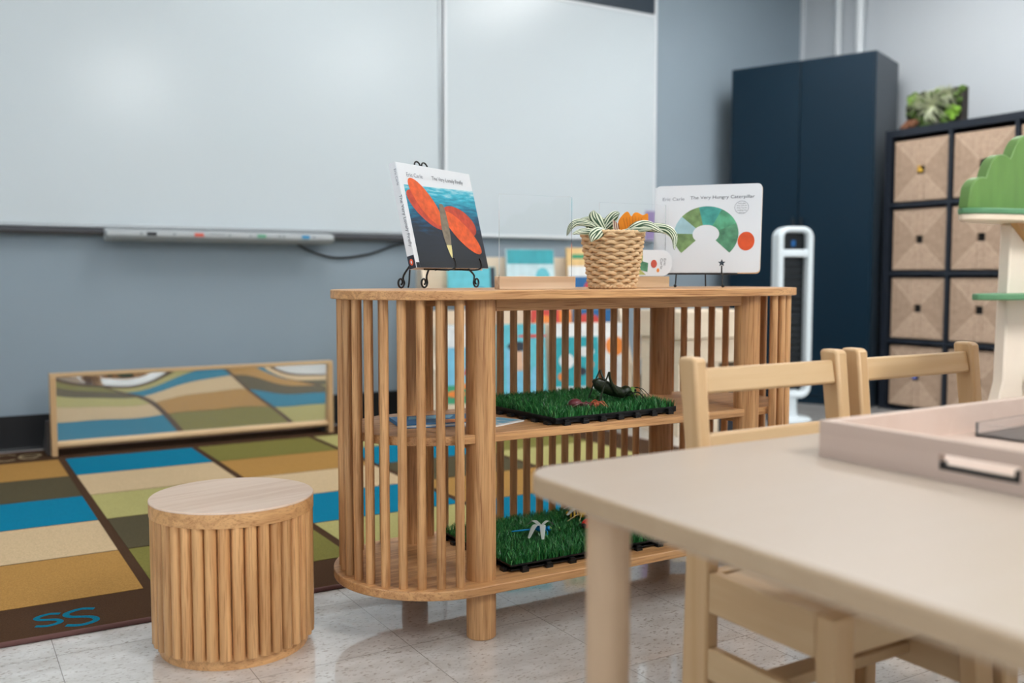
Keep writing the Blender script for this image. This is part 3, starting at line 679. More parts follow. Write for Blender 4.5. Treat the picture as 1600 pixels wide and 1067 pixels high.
# ------------------------------------------------------------------ chairs
def make_chair():
    t = thing('child_chair', '', 'chair'); w = .335; p = .025
    prof = [(1.040, 0), (1.100, 0), (1.096, .12), (1.090, .31), (1.096, .48), (1.112, .606), (1.110, .612), (1.080, .612), (1.074, .606), (1.062, .49), (1.041, .32)]
    Mx = lambda x0: Matrix(((0, 0, 1, x0), (1, 0, 0, 0), (0, 1, 0, 0), (0, 0, 0, 1)))
    for x in (0, w - p):
        MB().prism(prof, 0, p, Mx(x)).build('back_leg', M_pinez, t, bevel=.005, bseg=3)
    # upper and lower back rails, leaning with the posts
    MB().prism([(1.074, .557), (1.092, .554), (1.100, .592), (1.082, .596)], p, w - p, Mx(0)).build('back_rail', M_pinex, t, bevel=.004)
    MB().prism([(1.060, .452), (1.078, .450), (1.084, .496), (1.066, .498)], p, w - p, Mx(0)).build('back_rail', M_pinex, t, bevel=.004)
    MB().box(.0205, w - .0205, .849, 1.039, .278, .290).build('seat', M_pinex, t, bevel=.002)
    for x in (.002, w - .022): MB().box(x, x + .020, .838, 1.040, .236, .297).build('side_apron', M_piney, t, bevel=.003)
    MB().box(.041, w - .041, .816, .848, .240, .293).build('front_apron', M_pinex, t, bevel=.002)
    MB().box(.025, w - .025, 1.041, 1.063, .236, .293).build('back_apron', M_pinex, t, bevel=.002)
    for x, s_ in ((.0, 1), (w - .041, -1)):
        q = [(x, .806), (x + .041, .806), (x + .041, .838), (x, .838)]
        vs = [Vector((p_[0], p_[1], z_)) for z_ in (.298, .236) for p_ in q] + [Vector((x + .0205 + (p_[0] - x - .0205) * .72 - s_ * .008, p_[1] - .016, 0)) for p_ in q]
        fs = [(0, 1, 2, 3), (11, 10, 9, 8)] + [(o_ + i, o_ + 4 + i, o_ + 4 + (i + 1) % 4, o_ + (i + 1) % 4) for o_ in (0, 4) for i in range(4)]
        MB().add(vs, fs).build('front_leg', M_pinez, t, bevel=.004)
    for x in (.003, w - .021): MB().box(x, x + .018, .826, 1.042, .134, .182).build('side_stretcher', M_piney, t, bevel=.003)
    MB().box(.021, w - .021, .925, .965, .150, .168).build('cross_stretcher', M_pinex, t, bevel=.003)
    return t
ch = make_chair(); ch.location = (.96, 0, 0)
ch['label'] = 'child-size pine chair tucked under the back edge of the table, nearer its corner'
ch2 = copy_tree(ch); ch2.location = (1.322, 0.0, 0)
ch2['label'] = 'child-size pine chair tucked behind the wooden tray, nearer the cube shelf'
for c_ in (ch, ch2): c_['category'] = 'chair'; c_['group'] = 'pine chairs at the activity table'

# ------------------------------------------------------------------ tray on the table
tr = thing('wooden_tray', 'shallow pale wooden tray with a slot handle on the activity table', 'tray', (.978, .853, TZ), R(1))
th, tt, TL, TW = .047, .012, .46, .60     # height, wall, length along -y, width along x
f = MB()
hy0, hy1, hz0, hz1 = -.268, -.172, .012, .030
f.box(0, tt, -TL, 0, 0, hz0).box(0, tt, -TL, 0, hz1, th).box(0, tt, hy1, 0, hz0, hz1).box(0, tt, -TL, hy0, hz0, hz1)
f.build('end_wall', M_traywood, tr)
MB().box(TW - tt, TW, -TL, 0, 0, th).build('end_wall', M_traywood, tr, bevel=.0015)
MB().box(tt, TW - tt, -tt, 0, 0, th).build('side_wall', M_traywood, tr, bevel=.0015)
MB().box(tt, TW - tt, -TL, -TL + tt, 0, th).build('side_wall', M_traywood, tr, bevel=.0015)
MB().box(tt, TW - tt, -TL + tt, -tt, 0.001, .006).build('tray_floor', M_traywood, tr)
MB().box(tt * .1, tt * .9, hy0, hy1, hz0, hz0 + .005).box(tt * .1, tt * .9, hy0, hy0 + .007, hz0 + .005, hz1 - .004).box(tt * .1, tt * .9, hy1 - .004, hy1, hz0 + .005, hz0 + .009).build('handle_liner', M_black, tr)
M_clear = mat('clear_plastic', (250, 250, 250), .08, trans=.95, ior=1.15)
cb = thing('clear_bin', 'small clear plastic bin in the wooden tray', 'bin', (1.27, .70, TZ + .006), R(4))
f = MB().box(0, .2, 0, .12, 0, .003).box(0, .003, 0, .12, .003, .020).box(.197, .2, 0, .12, .003, .020).box(.003, .197, 0, .003, .003, .020).box(.003, .197, .117, .12, .003, .020)
f.build('bin_body', M_clear, cb)
# ------------------------------------------------------------------ play tree
M_leaf = mat('painted_green', (98, 136, 66), .5, noise=.10, nscale=12, stretch=(4, 1, 1)); M_leafd = mat('painted_green_edge', (90, 140, 100), .5, noise=.1)
pt = thing('play_tree', 'wooden play tree with a green lobed crown and round green platforms on the table', 'toy tree', (1.475, .93, TZ))
MB().prism([(.028, 0), (.30, 0), (.30, .32), (.036, .32), (.028, .06), (.012, .016), (.002, 0)], 0, .02, Matrix(((1, 0, 0, 0), (0, 0, -1, .02), (0, 1, 0, 0), (0, 0, 0, 1)))).build('trunk_panel', mat('cream_board', (234, 218, 200), .5, noise=.02), pt, bevel=.003)
MB().prism(ellp(.14, -.01, .25, .05), .320, .330).build('crown_platform', M_ply, pt, bevel=.002)
MB().prism(ellp(.14, -.01, .252, .052), .330, .339).build('crown_platform_top', M_leafd, pt, bevel=.002)
lobes = [(-.072, .352, .036), (-.022, .386, .040), (.050, .412, .050), (.14, .425, .06), (.23, .40, .055), (.31, .37, .045)]
pts = [(-.108, .339)]
for i in range(1, 96):
    x = -.108 + .463 * i / 96; hs_ = [lz + math.sqrt(max(0, lr * lr - (x - lx) ** 2)) for lx, lz, lr in lobes if abs(x - lx) < lr]
    pts.append((x, max(hs_ + [.345])))
pts.append((.355, .339)); f = MB()
f.prism(pts[::-1], 0, .018, Matrix(((1, 0, 0, 0), (0, 0, -1, .0), (0, 1, 0, 0), (0, 0, 0, 1))))
f.build('crown', M_leaf, pt, bevel=.002)
MB().prism(ellp(.09, -.02, .172, .045), .196, .206).build('small_platform', M_leafd, pt, bevel=.002)
MB().prism([(.03, .32), (.13, .32), (.13, .25)], -.012, .0, Matrix(((1, 0, 0, 0), (0, 0, -1, -.012), (0, 1, 0, 0), (0, 0, 0, 1)))).build('bracket', mat('tan_bracket', (196, 150, 100), .5), pt)
MB().prism(ellp(.112, -.02, .03, .02), .06, .068).build('leaf_step', M_leafd, pt)

# ------------------------------------------------------------------ things on the oval shelf
ZT = .706
# book on a wire easel, local x along the book, y back, z up
rzb = R(29)
def lean_mat(t_): return Matrix.Rotation(-R(t_), 4, 'X')
e1 = thing('wire_easel', 'black scrolled wire easel holding the dark blue picture book', 'easel', (.858, 1.815, ZT), rzb)
rw = .0019
LB = lean_mat(13.5)
def lp(x, y, z): return LB @ Vector((x, y, z)) + Vector((0, 0, .043))
def scroll(x, y, top, side, name):
    # wire leg coming down to a scroll lying in the plane of the easel
    P = [Vector(top), Vector((x + side * .002, y, .030)), Vector((x, y, .0145))]
    r0 = .0125
    for i in range(1, 19):
        a_ = R(24 * i); r_ = r0 * (1 - .036 * i)
        P.append(Vector((x + side * (r0 - r_ * math.cos(a_)), y, .0145 - r_ * math.sin(a_))))
    MB().tube(bez(P, 4), rw * 1.15, 8).build(name, M_black, e1, smooth=60)
scroll(.034, .058, (.040, .030, .070), -1, 'front_leg')
scroll(.088, .036, (.092, .026, .060), -1, 'front_leg')
scroll(.232, .008, (.205, .004, .044), 1, 'front_leg')
for x in (.092, .196):
    MB().tube(bez([(x - .010, .012, .0425), (x - .006, -.018, .0415), (x + .004, -.030, .045), (x + .006, -.031, .056), (x + .002, -.029, .068)], 6), rw, 8).build('hook', M_black, e1, smooth=60)
f = MB()
f.tube([(.040, .010, .0425), (.215, .010, .0425)], rw, 8)
for x in (.10, .15):
    P = [lp(x, .022, .002), lp(x, .022, .238)]
    s_ = -1 if x < .125 else 1
    q = []
    for i in range(14):
        a_ = R(180 - 26 * i); r_ = .0125 * (1 - .03 * i); q.append(lp(x + .0125 * (-s_) * -1 * 0 + (-s_) * (-(.0115)) * 0 + (s_ * -1) * (-(.0)) + (1 if s_ < 0 else -1) * (.0125 + r_ * math.cos(a_)), .022, .238 + r_ * math.sin(a_)))
    f.tube(P + q, rw, 8)
f.tube([lp(.10, .022, .10), lp(.15, .022, .10)], rw, 8)
f.build('back_frame', M_black, e1, smooth=60)
f = MB(); f.tube(bez([lp(.125, .024, .19), (.125, .105, .07), (.125, .112, .015), (.125, .115, .002)], 6), rw, 8)
f.build('rear_leg', M_black, e1, smooth=60)

def grad_cover():
    m = bpy.data.materials.new('cover_night_water'); m.use_nodes = True
    nt = m.node_tree; N = nt.nodes.new; L = nt.links.new; b = nt.nodes['Principled BSDF']; b.inputs['Roughness'].default_value = .3
    tc = N('ShaderNodeTexCoord'); sp = N('ShaderNodeSeparateXYZ'); L(tc.outputs['Object'], sp.inputs[0])
    mp = N('ShaderNodeMapping'); mp.inputs['Scale'].default_value = (12, 1, 70); L(tc.outputs['Object'], mp.inputs[0])
    n = N('ShaderNodeTexNoise'); n.inputs['Scale'].default_value = 2.2; n.inputs['Detail'].default_value = 7; L(mp.outputs[0], n.inputs[0])
    a_ = N('ShaderNodeMath'); a_.operation = 'MULTIPLY_ADD'; a_.inputs[1].default_value = .11; L(n.outputs['Fac'], a_.inputs[0]); L(sp.outputs[2], a_.inputs[2])
    mr = N('ShaderNodeMapRange'); mr.inputs['From Min'].default_value = .055; mr.inputs['From Max'].default_value = .255; L(a_.outputs[0], mr.inputs[0])
    cr = N('ShaderNodeValToRGB'); L(mr.outputs[0], cr.inputs[0]); e = cr.color_ramp.elements
    e[0].position = .0; e[0].color = s2l((22, 26, 34)); e[1].position = 1; e[1].color = s2l((190, 226, 232))
    for p_, c_ in ((.40, (26, 34, 48)), (.55, (20, 70, 104)), (.70, (16, 128, 160)), (.84, (50, 180, 204))):
        q = e.new(p_); q.color = s2l(c_)
    L(cr.outputs[0], b.inputs['Base Color']); return m
M_pap = mat('book_white', (228, 231, 235), .35)
M_petal = mat('petal_orange', (226, 92, 34), .4, noise=.22, nscale=60); M_petal2 = mat('petal_rust', (196, 68, 40), .4, noise=.3, nscale=50)
M_ink = mat('grey_ink', (92, 96, 106), .5); M_inkl = mat('pale_grey_ink', (138, 142, 152), .5)
BK = thing('picture_book', 'thick hardcover picture book with orange petals over dark blue, on the scrolled easel', 'book', (.858, 1.815, ZT + .0455), rzb)
BK.rotation_euler = (R(-13.5), 0, rzb)
bw, bh, bd = .285, .228, .019
# object: x width, y thickness (0 = front), z up
MB().box(.004, bw - .004, .002, bd - .002, .003, bh - .003).build('page_block', mat('page_edge', (222, 206, 190), .8), BK)
f = MB(); f.box(.0, bw, 0, .002, 0, bh).box(0, bw, bd - .002, bd, 0, bh)
BKC = f.build('cover_boards', M_pap, BK, bevel=.0006)
MB().face([(0.012, -.0003, 0.0004), (bw - .0005, -.0003, 0.0004), (bw - .0005, -.0003, .186), (0.012, -.0003, .180)]).box(.0, .012, -.0002, -.0001, .0004, .012).build('cover_picture', [grad_cover()], BKC)
MB().box(-.0018, .0, .0003, bd - .0003, 0, bh).build('spine', M_pap, BK, bevel=.0005); BKS = [c for c in BK.children if c.name.startswith('spine')][0]; BKS['label'] = 'white spine with small lettering'
MB().box(-.0022, -.0018, .0008, bd - .0008, .0004, .028).build('spine_block', blackm, BKS)
MB().lathe([(.0055, 0), (.0055, .0004)], 24, M=Matrix(((0, 0, -1, -.0022), (.8, 0, 0, .0095), (0, 1.25, 0, .014), (0, 0, 0, 1)))).build('spine_emblem', mat('emblem_orange', (232, 96, 50), .4), BKS)
MB().lathe([(.0028, 0), (.0028, .0003)], 20, M=Matrix(((0, 0, -1, -.0026), (.6, 0, 0, .0095), (0, 1.2, 0, .014), (0, 0, 0, 1)))).build('emblem_centre', M_pap, BKS)
def petals(par, items, name, y=-.0005):
    ms = []; f = MB()
    for k, (poly, mm) in enumerate(items):
        if mm not in ms: ms.append(mm)
        f.slot(ms.index(mm)); f.face([(p[0], y - (.00012 * k if len(items) < 20 else 0), p[1]) for p in poly])
    return f.build(name, ms, par)
# plain generic petals and a stem in place of the printed creature
petals(BKC, [(ellp(.078, .128, .072, .026, R(-30)), M_petal2), (ellp(.080, .146, .068, .026, R(-44)), M_petal), (ellp(.200, .108, .066, .031, R(-16)), M_petal2), (ellp(.203, .082, .078, .025, R(-34)), M_petal),
            (bez([(.130, .146, 0), (.147, .140, 0), (.151, .085, 0), (.143, .045, 0), (.128, .050, 0), (.121, .090, 0), (.130, .146, 0)], 4)[:-1], mat('stem_taupe', (128, 116, 98), .5, noise=.2, nscale=90)),
            ([(.126, .052), (.146, .052), (.143, .030), (.139, .022), (.134, .030)], mat('stem_tip', (226, 214, 150), .5))], 'petal_print')
RX = (PI / 2, 0, 0)
text('author_line', 'Eric Carle', .013, M_inkl, BKC, (.028, -.0006, .199), RX, width=.058)
text('title_line', 'The Very Lonely Firefly', .013, M_ink, BKC, (.122, -.0006, .199), RX, width=.125)
RSP = Matrix(((0, -0.0, -1), (0, -1, 0), (-1, 0, 0))).to_euler()
text('spine_title', 'The Very Lonely Firefly', .0105, M_ink, BKS, (-.0022, .007, .158), RSP, width=.112)
text('spine_author', 'Eric Carle', .008, M_inkl, BKS, (-.0022, .007, .214), RSP, width=.035)

# acrylic sign holders
M_acr = mat('acrylic', (255, 255, 255), 0.0, trans=1.0, ior=1.3)
M_knot = wood('knotty_pine', (240, 214, 182), (176, 126, 84), 'x', scale=9, contrast=1.5, pores=.05, vary=0.0, rings=1.6)
M_strip = wood('striped_pine', (236, 206, 168), (186, 142, 100), 'x', scale=20, contrast=1.3, pores=.1, vary=0.0, rings=1.0)
def holder(label, loc, rz, w, pw, ph, m_, bh_=.0275):
    t = thing('sign_holder', label, 'sign holder', loc, rz)
    MB().box(0, w, 0, .009, 0, bh_).box(0, w, .0125, .024, 0, bh_).box(0, w, .009, .0125, 0, .006).build('block', m_, t, bevel=.001)
    x0 = (w - pw) / 2
    MB().box(x0, x0 + pw, .0093, .0122, .0065, ph).build('acrylic_sheet', M_acr, t)
    return t
holder('empty clear acrylic sign holder in a knotty wood block beside the wire easel', (1.012, 1.738, ZT), R(-3), .187, .178, .200, M_knot)
holder('clear acrylic sign holder in a striped wood block behind the basket of leaves', (1.365, 1.870, ZT), R(-5), .205, .192, .205, M_strip)
# small printed card on the second holder
M_cardg = mat('card_olive', (176, 178, 104), .5, noise=.1, nscale=40)
M_sea1 = mat('brush_green', (84, 142, 108), .5, noise=.35, nscale=45); M_sea2 = mat('brush_teal', (70, 160, 150), .5, noise=.25, nscale=45); M_sea3 = mat('brush_olive', (120, 150, 96), .5, noise=.35, nscale=50); M_paleb = mat('brush_pale_blue', (164, 200, 208), .5, noise=.1, nscale=40)
M_ored = mat('patch_orange', (222, 84, 32), .45, noise=.12, nscale=40)
cd = thing('picture_card', 'small white round-ended picture card propped on the striped wood block', 'card', (1.437, 1.8605, ZT + .0285), R(-5))
MB().prism(rrect(-.03, .138, 0, .064, .030, 10), 0, .0015, Matrix(((1, 0, 0, 0), (0, 0, 1, 0), (0, 1, 0, 0), (0, 0, 0, 1)))).build('card_sheet', M_pap, cd)
petals(cd, [([(-.012, .003), (.060, .003), (.045, .014), (.0, .030), (-.012, .030)], M_cardg), ([(-.012, .045), (.05, .036), (.05, .061), (-.012, .061)], M_cardg),
            ([(-.012, .028), (.02, .030), (.045, .014), (.064, .010), (.066, .032), (.048, .036), (.02, .052), (-.012, .056)], M_sea1), (ellp(.083, .030, .009, .010), mat('patch_brick', (196, 84, 66), .5)), (ellp(.095, .014, .004, .005), orangem)], 'card_print')
text('card_text', 'Eric\nCarle', .010, M_ink, cd, (.112, -.0008, .044), (PI / 2, PI / 2, 0), width=.026)

# second easel and board book
C2 = Vector((1.585, 1.862, ZT)); rz2 = math.atan2(1.662 - 1.862, 1.745 - 1.585)
rz2 = R(-51)
bw2, bh2, bd2 = .262, .2215, .016
e2 = thing('wire_easel', 'thin black wire easel with a star hook under the white board book', 'easel', (1.549, 1.893, ZT), rz2)
LB2 = lean_mat(9)
f = MB()
f.tube([(.03, -.002, .034), (.21, -.002, .034)], .0022, 8)
for x in (.175,):
    f.tube(bez([(x, .016, .034), (x, -.022, .034), (x, -.026, .038), (x, -.026, .054)], 6), .0018, 8)
    f.tube(bez([(x, -.002, .034), (x, -.010, .010), (x + .002, -.016, .003)], 5), .0018, 8)
f.ell((.177, -.016, .0042), (.004, .004, .004), 10, 6)
f.tube(bez([(.06, -.002, .034), (.06, -.010, .010), (.06, -.016, .003)], 5), .0018, 8)
f.ell((.06, -.016, .0042), (.004, .004, .004), 10, 6)
f.build('front_frame', M_black, e2, smooth=60)
star = []
for i in range(10):
    r_ = .0092 if i % 2 == 0 else .0042; a_ = PI / 2 + 2 * PI * i / 10; star.append((.175 + r_ * math.cos(a_), .060 + r_ * math.sin(a_)))
MB().prism(star, .0, .0025, Matrix(((1, 0, 0, 0), (0, 0, -1, -.025), (0, 1, 0, 0), (0, 0, 0, 1)))).build('star', mat('star_metal', (52, 66, 78), .4, metal=.3), e2)
f = MB(); f.tube([(.12, -.002, .034), (.12, .026, .034), LB2 @ Vector((.12, .028, .15)), (.12, .085, .002)], .0018, 8)
f.build('rear_leg', M_black, e2, smooth=60)
B2 = thing('picture_book', 'white landscape board book with a green arch, on the star-hook easel', 'book', (1.549, 1.893, ZT + .0365), 0)
B2.rotation_euler = (R(-9), 0, rz2)
MB().prism([(0, 0)] + rrect(0, bw2, 0, bh2, .012, 6)[1:14] + [(0, bh2)] if False else rrect(0, bw2, 0, bh2, .010, 6), .001, bd2 - .001, Matrix(((1, 0, 0, 0), (0, 0, 1, 0), (0, 1, 0, 0), (0, 0, 0, 1)))).build('page_block', mat('page_edge', (222, 206, 190), .8), B2)
f = MB(); Mf = Matrix(((1, 0, 0, 0), (0, 0, 1, 0), (0, 1, 0, 0), (0, 0, 0, 1)))
f.prism(rrect(0, bw2, .0, bh2, .011, 6), -.0008, .001, Mf); f.prism(rrect(0, bw2, .0, bh2, .011, 6), bd2 - .001, bd2 + .0008, Mf); f.box(-.001, .0015, -.0008, bd2 + .0008, .004, bh2 - .004)
B2C = f.build('cover', M_pap, B2)
# arch made of plain brushed patches
it = []
sx, sz = bw2 / 168.0, bh2 / 142.0
def Q(px, py): return ((px - 1023) * sx, (428 - py) * sz)
M_arch = mat('arch_wash', (84, 156, 120), .5, noise=.55, nscale=28)
def band(cx, cy, rx_, ry_, w_, a0, a1, n=30):
    o1, o2 = [], []
    for i in range(n + 1):
        a_ = R(a0 + (a1 - a0) * i / n); o1.append(Q(cx + (rx_ + w_) * math.cos(a_), cy - (ry_ + w_) * math.sin(a_))); o2.append(Q(cx + (rx_ - w_) * math.cos(a_), cy - (ry_ - w_) * math.sin(a_)))
    return o1, o2
# plain generic stand-in: one brushed green arch in washes of green and a separate orange disc
for a0, a1, mm in ((222, 178, M_sea3), (178, 140, M_paleb), (140, 104, M_sea3), (104, 62, M_sea2), (62, 22, M_arch), (22, -42, M_sea1)):
    o1, o2 = band(1106, 366, 36, 30, 15, a0, a1)
    for i in range(len(o1) - 1): it.append(([o2[i], o2[i + 1], o1[i + 1], o1[i]], mm))
c_ = Q(1169, 378); it.append((ellp(c_[0], c_[1], 13 * sx, 15 * sz), M_ored))
petals(B2C, it, 'arch_print', -.0011)
def q3(px, py): c_ = Q(px, py); return (c_[0], -.0014, c_[1])
text('author_line', 'Eric Carle', .0115, M_inkl, B2C, q3(1034, 310.5), RX, width=35 * sx)
text('title_line', 'The Very Hungry Caterpillar', .0115, M_ink, B2C, q3(1079, 309), RX, width=101 * sx)
f = MB(); o_ = ellp(*Q(1160.5, 324), 11 * sx, 10.5 * sz); i_ = ellp(*Q(1160.5, 324), 10.4 * sx, 9.9 * sz); n = len(o_)
f.add([(p[0], -.0013, p[1]) for p in o_ + i_], [(i, (i + 1) % n, n + (i + 1) % n, n + i) for i in range(n)]); f.build('round_label', M_inkl, B2C)
for k, s_ in enumerate(('Includes', 'free CD of', 'Eric Carle', 'reading the', 'story')):
    w_ = (11, 15, 15, 15, 8)[k]; p = q3(1160.5 - w_ / 2, 318.5 + 3.6 * k); text('label_text', s_, .0042, M_ink, B2C, p, RX, width=w_ * sx)

# ------------------------------------------------------------------ basket of leaves, local x = to the viewer's right
RZC = R(-30.95)
pb = thing('leaf_basket', 'small tapered woven basket with variegated artificial leaves on the oval shelf', 'plant basket', (1.296, 1.724, ZT), RZC)
f = MB(); rows, nw = 14, 9
H_b = .124
def brad(z): return .0475 + .0185 * (z / H_b)
for r_ in range(rows):
    z = .008 + (H_b - .016) * r_ / (rows - 1); Rr = brad(z)
    P = []
    ns = nw * 14
    for i in range(ns + 1):
        a_ = 2 * PI * i / ns; ph = (r_ % 2) * PI; wv = math.cos(nw * a_ + ph)
        q_ = Rr + .0050 * wv; P.append(Vector((q_ * math.cos(a_), q_ * math.sin(a_), z + .0026 * abs(wv))))
    f.tube(P, .0040, 8, cap=False, flat=1.12)
for rr, zz_ in ((.0665, H_b), (.0485, .0048)):
    for k in range(2):
        P = [Vector(((rr + .003 * math.cos(18 * a_ + PI * k)) * math.cos(a_), (rr + .003 * math.cos(18 * a_ + PI * k)) * math.sin(a_), zz_ + .0014 * math.sin(18 * a_ + PI * k))) for a_ in [2 * PI * i / 180 for i in range(181)]]
        f.tube(P, .0036, 8, cap=False)
f.build('woven_wall', mat('paper_cord', (222, 186, 142), .6, noise=.14, nscale=150, stretch=(1, 1, 5)), pb, smooth=60)
MB().lathe([(.042, .003), (.0435, .012), (.0600, H_b - .004)], 40).build('shade_cone', mat('weave_shade', (62, 40, 24), .9), pb, smooth=40)  # added dark cone, its colour stands for shade seen through the weave
def leaf_mat(name='striped_leaf'):
    m = bpy.data.materials.new(name); m.use_nodes = True
    nt = m.node_tree; N = nt.nodes.new; L = nt.links.new; b = nt.nodes['Principled BSDF']; b.inputs['Roughness'].default_value = .4
    uv = N('ShaderNodeUVMap'); uv.uv_map = 'UVMap'; sp = N('ShaderNodeSeparateXYZ'); L(uv.outputs[0], sp.inputs[0])
    n = N('ShaderNodeTexNoise'); n.inputs['Scale'].default_value = 3; L(uv.outputs[0], n.inputs[0])
    ab = N('ShaderNodeMath'); ab.operation = 'SUBTRACT'; ab.inputs[1].default_value = .5; L(sp.outputs[0], ab.inputs[0])
    a2 = N('ShaderNodeMath'); a2.operation = 'ABSOLUTE'; L(ab.outputs[0], a2.inputs[0])
    k = N('ShaderNodeMath'); k.operation = 'MULTIPLY_ADD'; k.inputs[1].default_value = 26; L(a2.outputs[0], k.inputs[0])
    k2 = N('ShaderNodeMath'); k2.operation = 'MULTIPLY'; k2.inputs[1].default_value = -9; L(sp.outputs[1], k2.inputs[0])
    k3 = N('ShaderNodeMath'); k3.operation = 'MULTIPLY_ADD'; k3.inputs[1].default_value = 3; L(n.outputs['Fac'], k3.inputs[0]); L(k2.outputs[0], k3.inputs[2]); L(k3.outputs[0], k.inputs[2])
    s_ = N('ShaderNodeMath'); s_.operation = 'SINE'; L(k.outputs[0], s_.inputs[0])
    cr = N('ShaderNodeValToRGB'); e = cr.color_ramp.elements; e[0].position = .38; e[0].color = s2l((40, 78, 44)); e[1].position = .50; e[1].color = s2l((222, 226, 200))
    mr = N('ShaderNodeMapRange'); mr.inputs['From Min'].default_value = -1; L(s_.outputs[0], mr.inputs[0]); L(mr.outputs[0], cr.inputs[0])
    L(cr.outputs[0], b.inputs['Base Color']); return m
M_lf = leaf_mat()
def leaf(par, pts, w, nrm=(0, -1, .3), name='leaf'):
    """leaf blade along a curve, px offsets from basket centre (957, 451) turned to metres; y = depth"""
    k = .001425
    P = bez([((p[0] - 957) * k, p[2], (451 - p[1]) * k) for p in pts], 6); n = len(P)
    vs = []; fs = []; uvs = []
    for i, p in enumerate(P):
        t_ = (P[min(i + 1, n - 1)] - P[max(i - 1, 0)]).normalized(); sd = t_.cross(Vector(nrm)).normalized()
        u = i / (n - 1); ww_ = w * k * (math.sin(PI * min(1, u ** .8)) ** .75 + .02) * .5; up = sd.cross(t_).normalized() * ww_ * .35
        vs += [p - sd * ww_ - up, p - sd * ww_ * .5 - up * .3, p, p + sd * ww_ * .5 - up * .3, p + sd * ww_ - up]; uvs += [(0, u), (.25, u), (.5, u), (.75, u), (1, u)]
    for i in range(n - 1):
        for j in range(4): fs.append((5 * i + j, 5 * i + j + 1, 5 * i + j + 6, 5 * i + j + 5))
    me = bpy.data.meshes.new(name); me.from_pydata([tuple(v) for v in vs], [], fs); me.materials.append(M_lf)
    ul = me.uv_layers.new(name='UVMap')
    for lp_ in me.loops: ul.data[lp_.index].uv = uvs[lp_.vertex_index]
    me.polygons.foreach_set('use_smooth', [True] * len(me.polygons)); me.update()
    o = bpy.data.objects.new(name, me); COL.objects.link(o); o.parent = par
    md = o.modifiers.new('solid', 'SOLIDIFY'); md.thickness = .0006
    return o
for pts, w in [([(948, 364, 0), (936, 352, -.01), (927, 338, -.012), (926, 329, -.01)], 22), ([(940, 362, 0), (950, 347, .0), (960, 336, -.005), (967, 333, -.008)], 17),
               ([(940, 360, 0), (920, 350, -.02), (900, 348, -.03), (889, 356, -.035), (883, 370, -.04)], 12), ([(946, 366, -.03), (925, 364, -.05), (905, 363, -.06), (890, 368, -.065)], 12),
               ([(944, 359, -.04), (932, 362, -.07), (922, 371, -.083), (918, 380, -.084)], 19), ([(955, 360, .01), (945, 345, .02), (925, 340, .025), (906, 341, .02)], 10),
               ([(975, 363, -.01), (990, 356, -.03), (1010, 353, -.035), (1034, 365, -.03)], 19), ([(985, 358, .0), (1010, 354, .01), (1040, 357, .0), (1052, 370, -.01), (1051, 391, -.02)], 16),
               ([(965, 362, -.02), (985, 360, -.045), (1003, 360, -.05), (1018, 358, -.05)], 8), ([(950, 361, .02), (957, 352, .02), (955, 342, .02)], 14), ([(930, 362, .0), (922, 355, .01), (917, 347, .01)], 12)]:
    leaf(pb, pts, w)
f = MB()
for p, q in (((945, 380, 0), (940, 360, 0)), ((957, 390, 0), (955, 355, .01)), ((975, 385, 0), (978, 360, 0)), ((935, 385, 0), (938, 358, 0))):
    k = .001425; f.tube([((p[0] - 957) * k, p[2], (451 - p[1]) * k), ((q[0] - 957) * k, q[2], (451 - q[1]) * k)], .0016, 6)
f.build('stems', mat('stem_green', (110, 130, 70), .6), pb)
# orange scalloped toy and striped stick tucked in the basket
k = .001425
ot = thing('orange_felt_flower', 'orange scalloped felt flower tucked into the leaf basket', 'toy', (1.296, 1.724, ZT), RZC)
prf = [(972, 372), (1001, 372), (1011, 352), (1012, 334), (1004, 336), (996, 332), (990, 333), (986, 338), (981, 331), (975, 333), (967, 343), (965, 352)]
P2 = bez([((p[0] - 957) * k, (451 - p[1]) * k, 0) for p in prf], 4)
f = MB(); f.prism([(p.x, p.y) for p in P2], -.004, .0, Matrix(((1, 0, 0, 0), (0, 0, 1, .006), (0, 1, 0, 0), (0, 0, 0, 1))))
f.build('petal_sheet', mat('orange_felt', (240, 142, 26), .7, noise=.1, nscale=40), ot, bevel=.001)
f = MB()
for dx in (-.022, -.015, -.008, -.001, .006, .013, .020):
    f.tube([(.045 + dx * .55, .0013, .118), (.045 + dx * 1.0, .0013, .162 - abs(dx) * .2)], .0004, 5)
f.build('vein', mat('orange_vein', (196, 100, 20), .7), ot)
sk = thing('striped_stick', 'cream and dark red striped stick leaning in the leaf basket', 'stick', (1.296, 1.724, ZT), RZC)
f = MB(); ms = [mat('stick_cream', (232, 216, 190), .6), mat('stick_red', (120, 44, 40), .6)]
for i in range(6):
    f.slot(i % 2); x = -.004 + .0024 * i
    f.prism([(x + .008, .100), (x + .0104, .100), (x + .0034, .152 - i * .0018), (x + .001, .154 - i * .0018)], .012, .0150, Matrix(((1, 0, 0, 0), (0, 0, -1, .0), (0, 1, 0, 0), (0, 0, 0, 1))))
f.build('stick_body', ms, sk)

